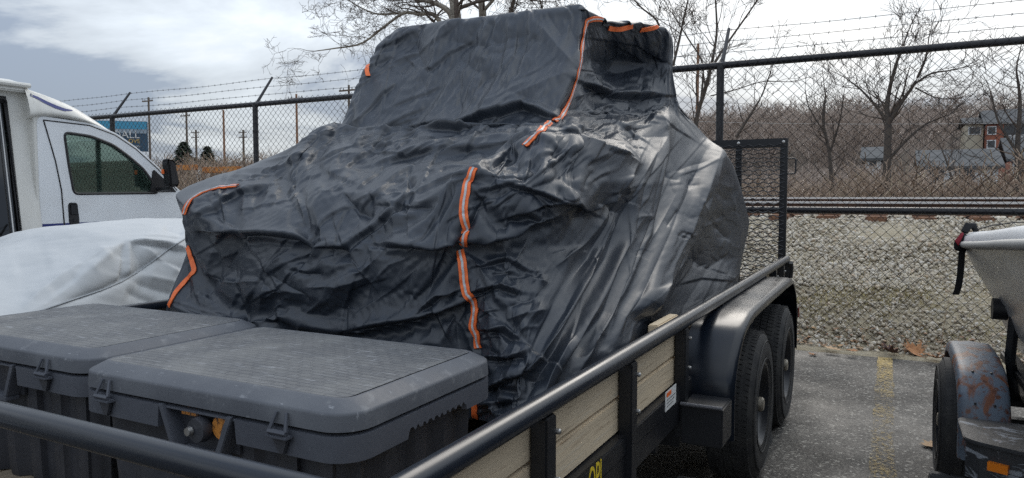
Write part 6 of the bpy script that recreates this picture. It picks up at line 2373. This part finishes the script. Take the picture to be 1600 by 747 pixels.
# ------------------------------------------------------------------ fallen leaves and dry stalks by the fence
m_leaf = mat('dead_oak_leaf', (0.42, 0.20, 0.085), rough=.8, var=(30, (0.30, 0.13, 0.05), .4, .65))
m_leafd = mat('dark_rotten_leaf', (0.075, 0.035, 0.03), rough=.7)
m_leafy = mat('yellow_leaf', (0.55, 0.30, 0.05), rough=.8)
m_leafp = mat('pale_leaf', (0.50, 0.34, 0.20), rough=.8, var=(25, (.38, .24, .13), .4, .6))


def leaf(pxy, size, rz, m, label, curl=.25, tilt=0.0, z=None, wide=1.0):
    p = at(pxy[0], pxy[1], 'Z', 0.008)
    if p[1] > Y_ASPH:
        for _ in range(8):
            zz_ = float(bank_z(np.array([p[0]]), np.array([p[1]]))[0]) + .025
            p = at(pxy[0], pxy[1], 'Z', zz_)
    out = []
    lob = [(0, -.55), (.10, -.40), (.34, -.46), (.26, -.22), (.55, -.16), (.36, 0), (.58, .22), (.26, .22), (.22, .46), (.08, .36), (0, .62)]
    out = lob + [(-a, b) for a, b in lob[::-1][1:-1]]
    n = len(out)
    ctr = []
    mb_ = MB()
    cr, sr = math.cos(rz), math.sin(rz)

    def pt(a, b, k):
        a, b = a * size * wide, b * size
        zz = curl * (a * a + b * b * .6) / size * 2.2 + abs(a) * .25 * curl + b * tilt + .004
        return (p[0] + a * cr - b * sr, p[1] + a * sr + b * cr, p[2] + zz)
    top = [pt(a, b, 1) for a, b in out]
    mid = [pt(a * .45, b * .45, 1) for a, b in out]
    vs_ = [pt(0, 0, 1)] + mid + top
    fs_ = [(0, 1 + i, 1 + (i + 1) % n) for i in range(n)] + [(1 + i, 1 + n + i, 1 + n + (i + 1) % n, 1 + (i + 1) % n) for i in range(n)]
    lo = [(v[0], v[1], v[2] - .0012) for v in vs_]
    o_ = len(vs_)
    mb_.add(vs_ + lo, fs_ + [tuple(i + o_ for i in f[::-1]) for f in fs_])
    mb_.tube([pt(0, -.5, 1), pt(.03, -.75, 1), pt(.02, -.95, 1)], .0014 * size / .1, 4)
    return tag(mb_.build('fallen_leaf', m, None, smooth=False), label, 'leaf', 'fallen leaves along the asphalt edge')


leaf((1456, 697), .105, 1.9, m_leafp, 'single tan leaf lying on the asphalt beside the rusty mudguard', .12)
leaf((1428, 550), .17, .6, m_leaf, 'large orange brown leaf at the fence right of the yellow line', .35, .5)
leaf((1392, 551), .15, 2.0, m_leafd, 'dark curled leaf at the end of the yellow line', .5, .3)
leaf((1300, 545), .15, 1.3, m_leafp, 'long pale orange leaf lying along the asphalt edge', .1, .1, wide=.6)
leaf((1286, 521), .10, .3, m_leafy, 'bright yellow orange leaf on the gravel behind the fence', .2)
leaf((1462, 560), .13, 2.8, m_leaf, 'brown leaf on the asphalt edge next to the boat trailer', .3, .2)
leaf((1331, 549), .09, .9, m_leaf, 'small brown leaf midway along the asphalt edge', .2)
leaf((1250, 527), .10, 2.2, m_leaf, 'brown leaf on the gravel close to the trailer tail', .3, .3)
leaf((1371, 508), .09, .4, m_leaf, 'reddish leaf lying on the gravel above the dark curled leaf', .3, .3)
leaf((1427, 520), .08, 1.2, m_leaf, 'slim orange leaf caught upright in the fence above the large leaf', .3, 1.2)
leaf((1213, 560), .07, 1.2, m_leafp, 'tan leaf by the rear wheel of the trailer', .3, .2)
leaf((1345, 524), .08, 1.7, m_leafp, 'pale tan leaf on the gravel left of the dark curled leaf', .3, .2)
leaf((1270, 555), .07, 2.6, m_leaf, 'small orange brown leaf on the asphalt edge nearest the trailer tail', .25, .1)
leaf((1480, 545), .10, .5, m_leaf, 'orange brown leaf on the gravel half hidden by the rusty mudguard', .3, .2)
leaf((1404, 535), .08, 1.1, m_leafd, 'dark brown leaf just behind the large orange leaf', .4, .3)
m_stalk = mat('dry_stalk', (0.33, 0.24, 0.15), rough=.9)
for k, (x, y, lean, lab) in enumerate(((1412, 560, .02, 'short dry weed stalk beside the large orange leaf'), (1447, 563, -.05, 'thin dry weed stalk left of the rusty mudguard'), (1468, 560, .06, 'tall dry weed stalk leaning behind the rusty mudguard'))):
    p = at(x, y, 'Z', 0.01)
    mb = MB()
    h = (.16, .24, .55)[k]
    mb.tube([p, p + np.array((lean * .4, .02, h * .5)), p + np.array((lean, .03, h))], [.003, .0022, .0012], 5)
    rr_ = random.Random(k)
    for q in range(3 + k):
        t = rr_.uniform(.3, .95)
        b = p + np.array((lean * t, .03 * t, h * t))
        mb.tube([b, b + np.array((rr_.uniform(-.06, .06), rr_.uniform(-.03, .03), rr_.uniform(-.01, .05)))], [.0018, .001], 4)
    tag(mb.build('weed_stalk', m_stalk), lab, 'weed', 'dry weed stalks at the fence foot')
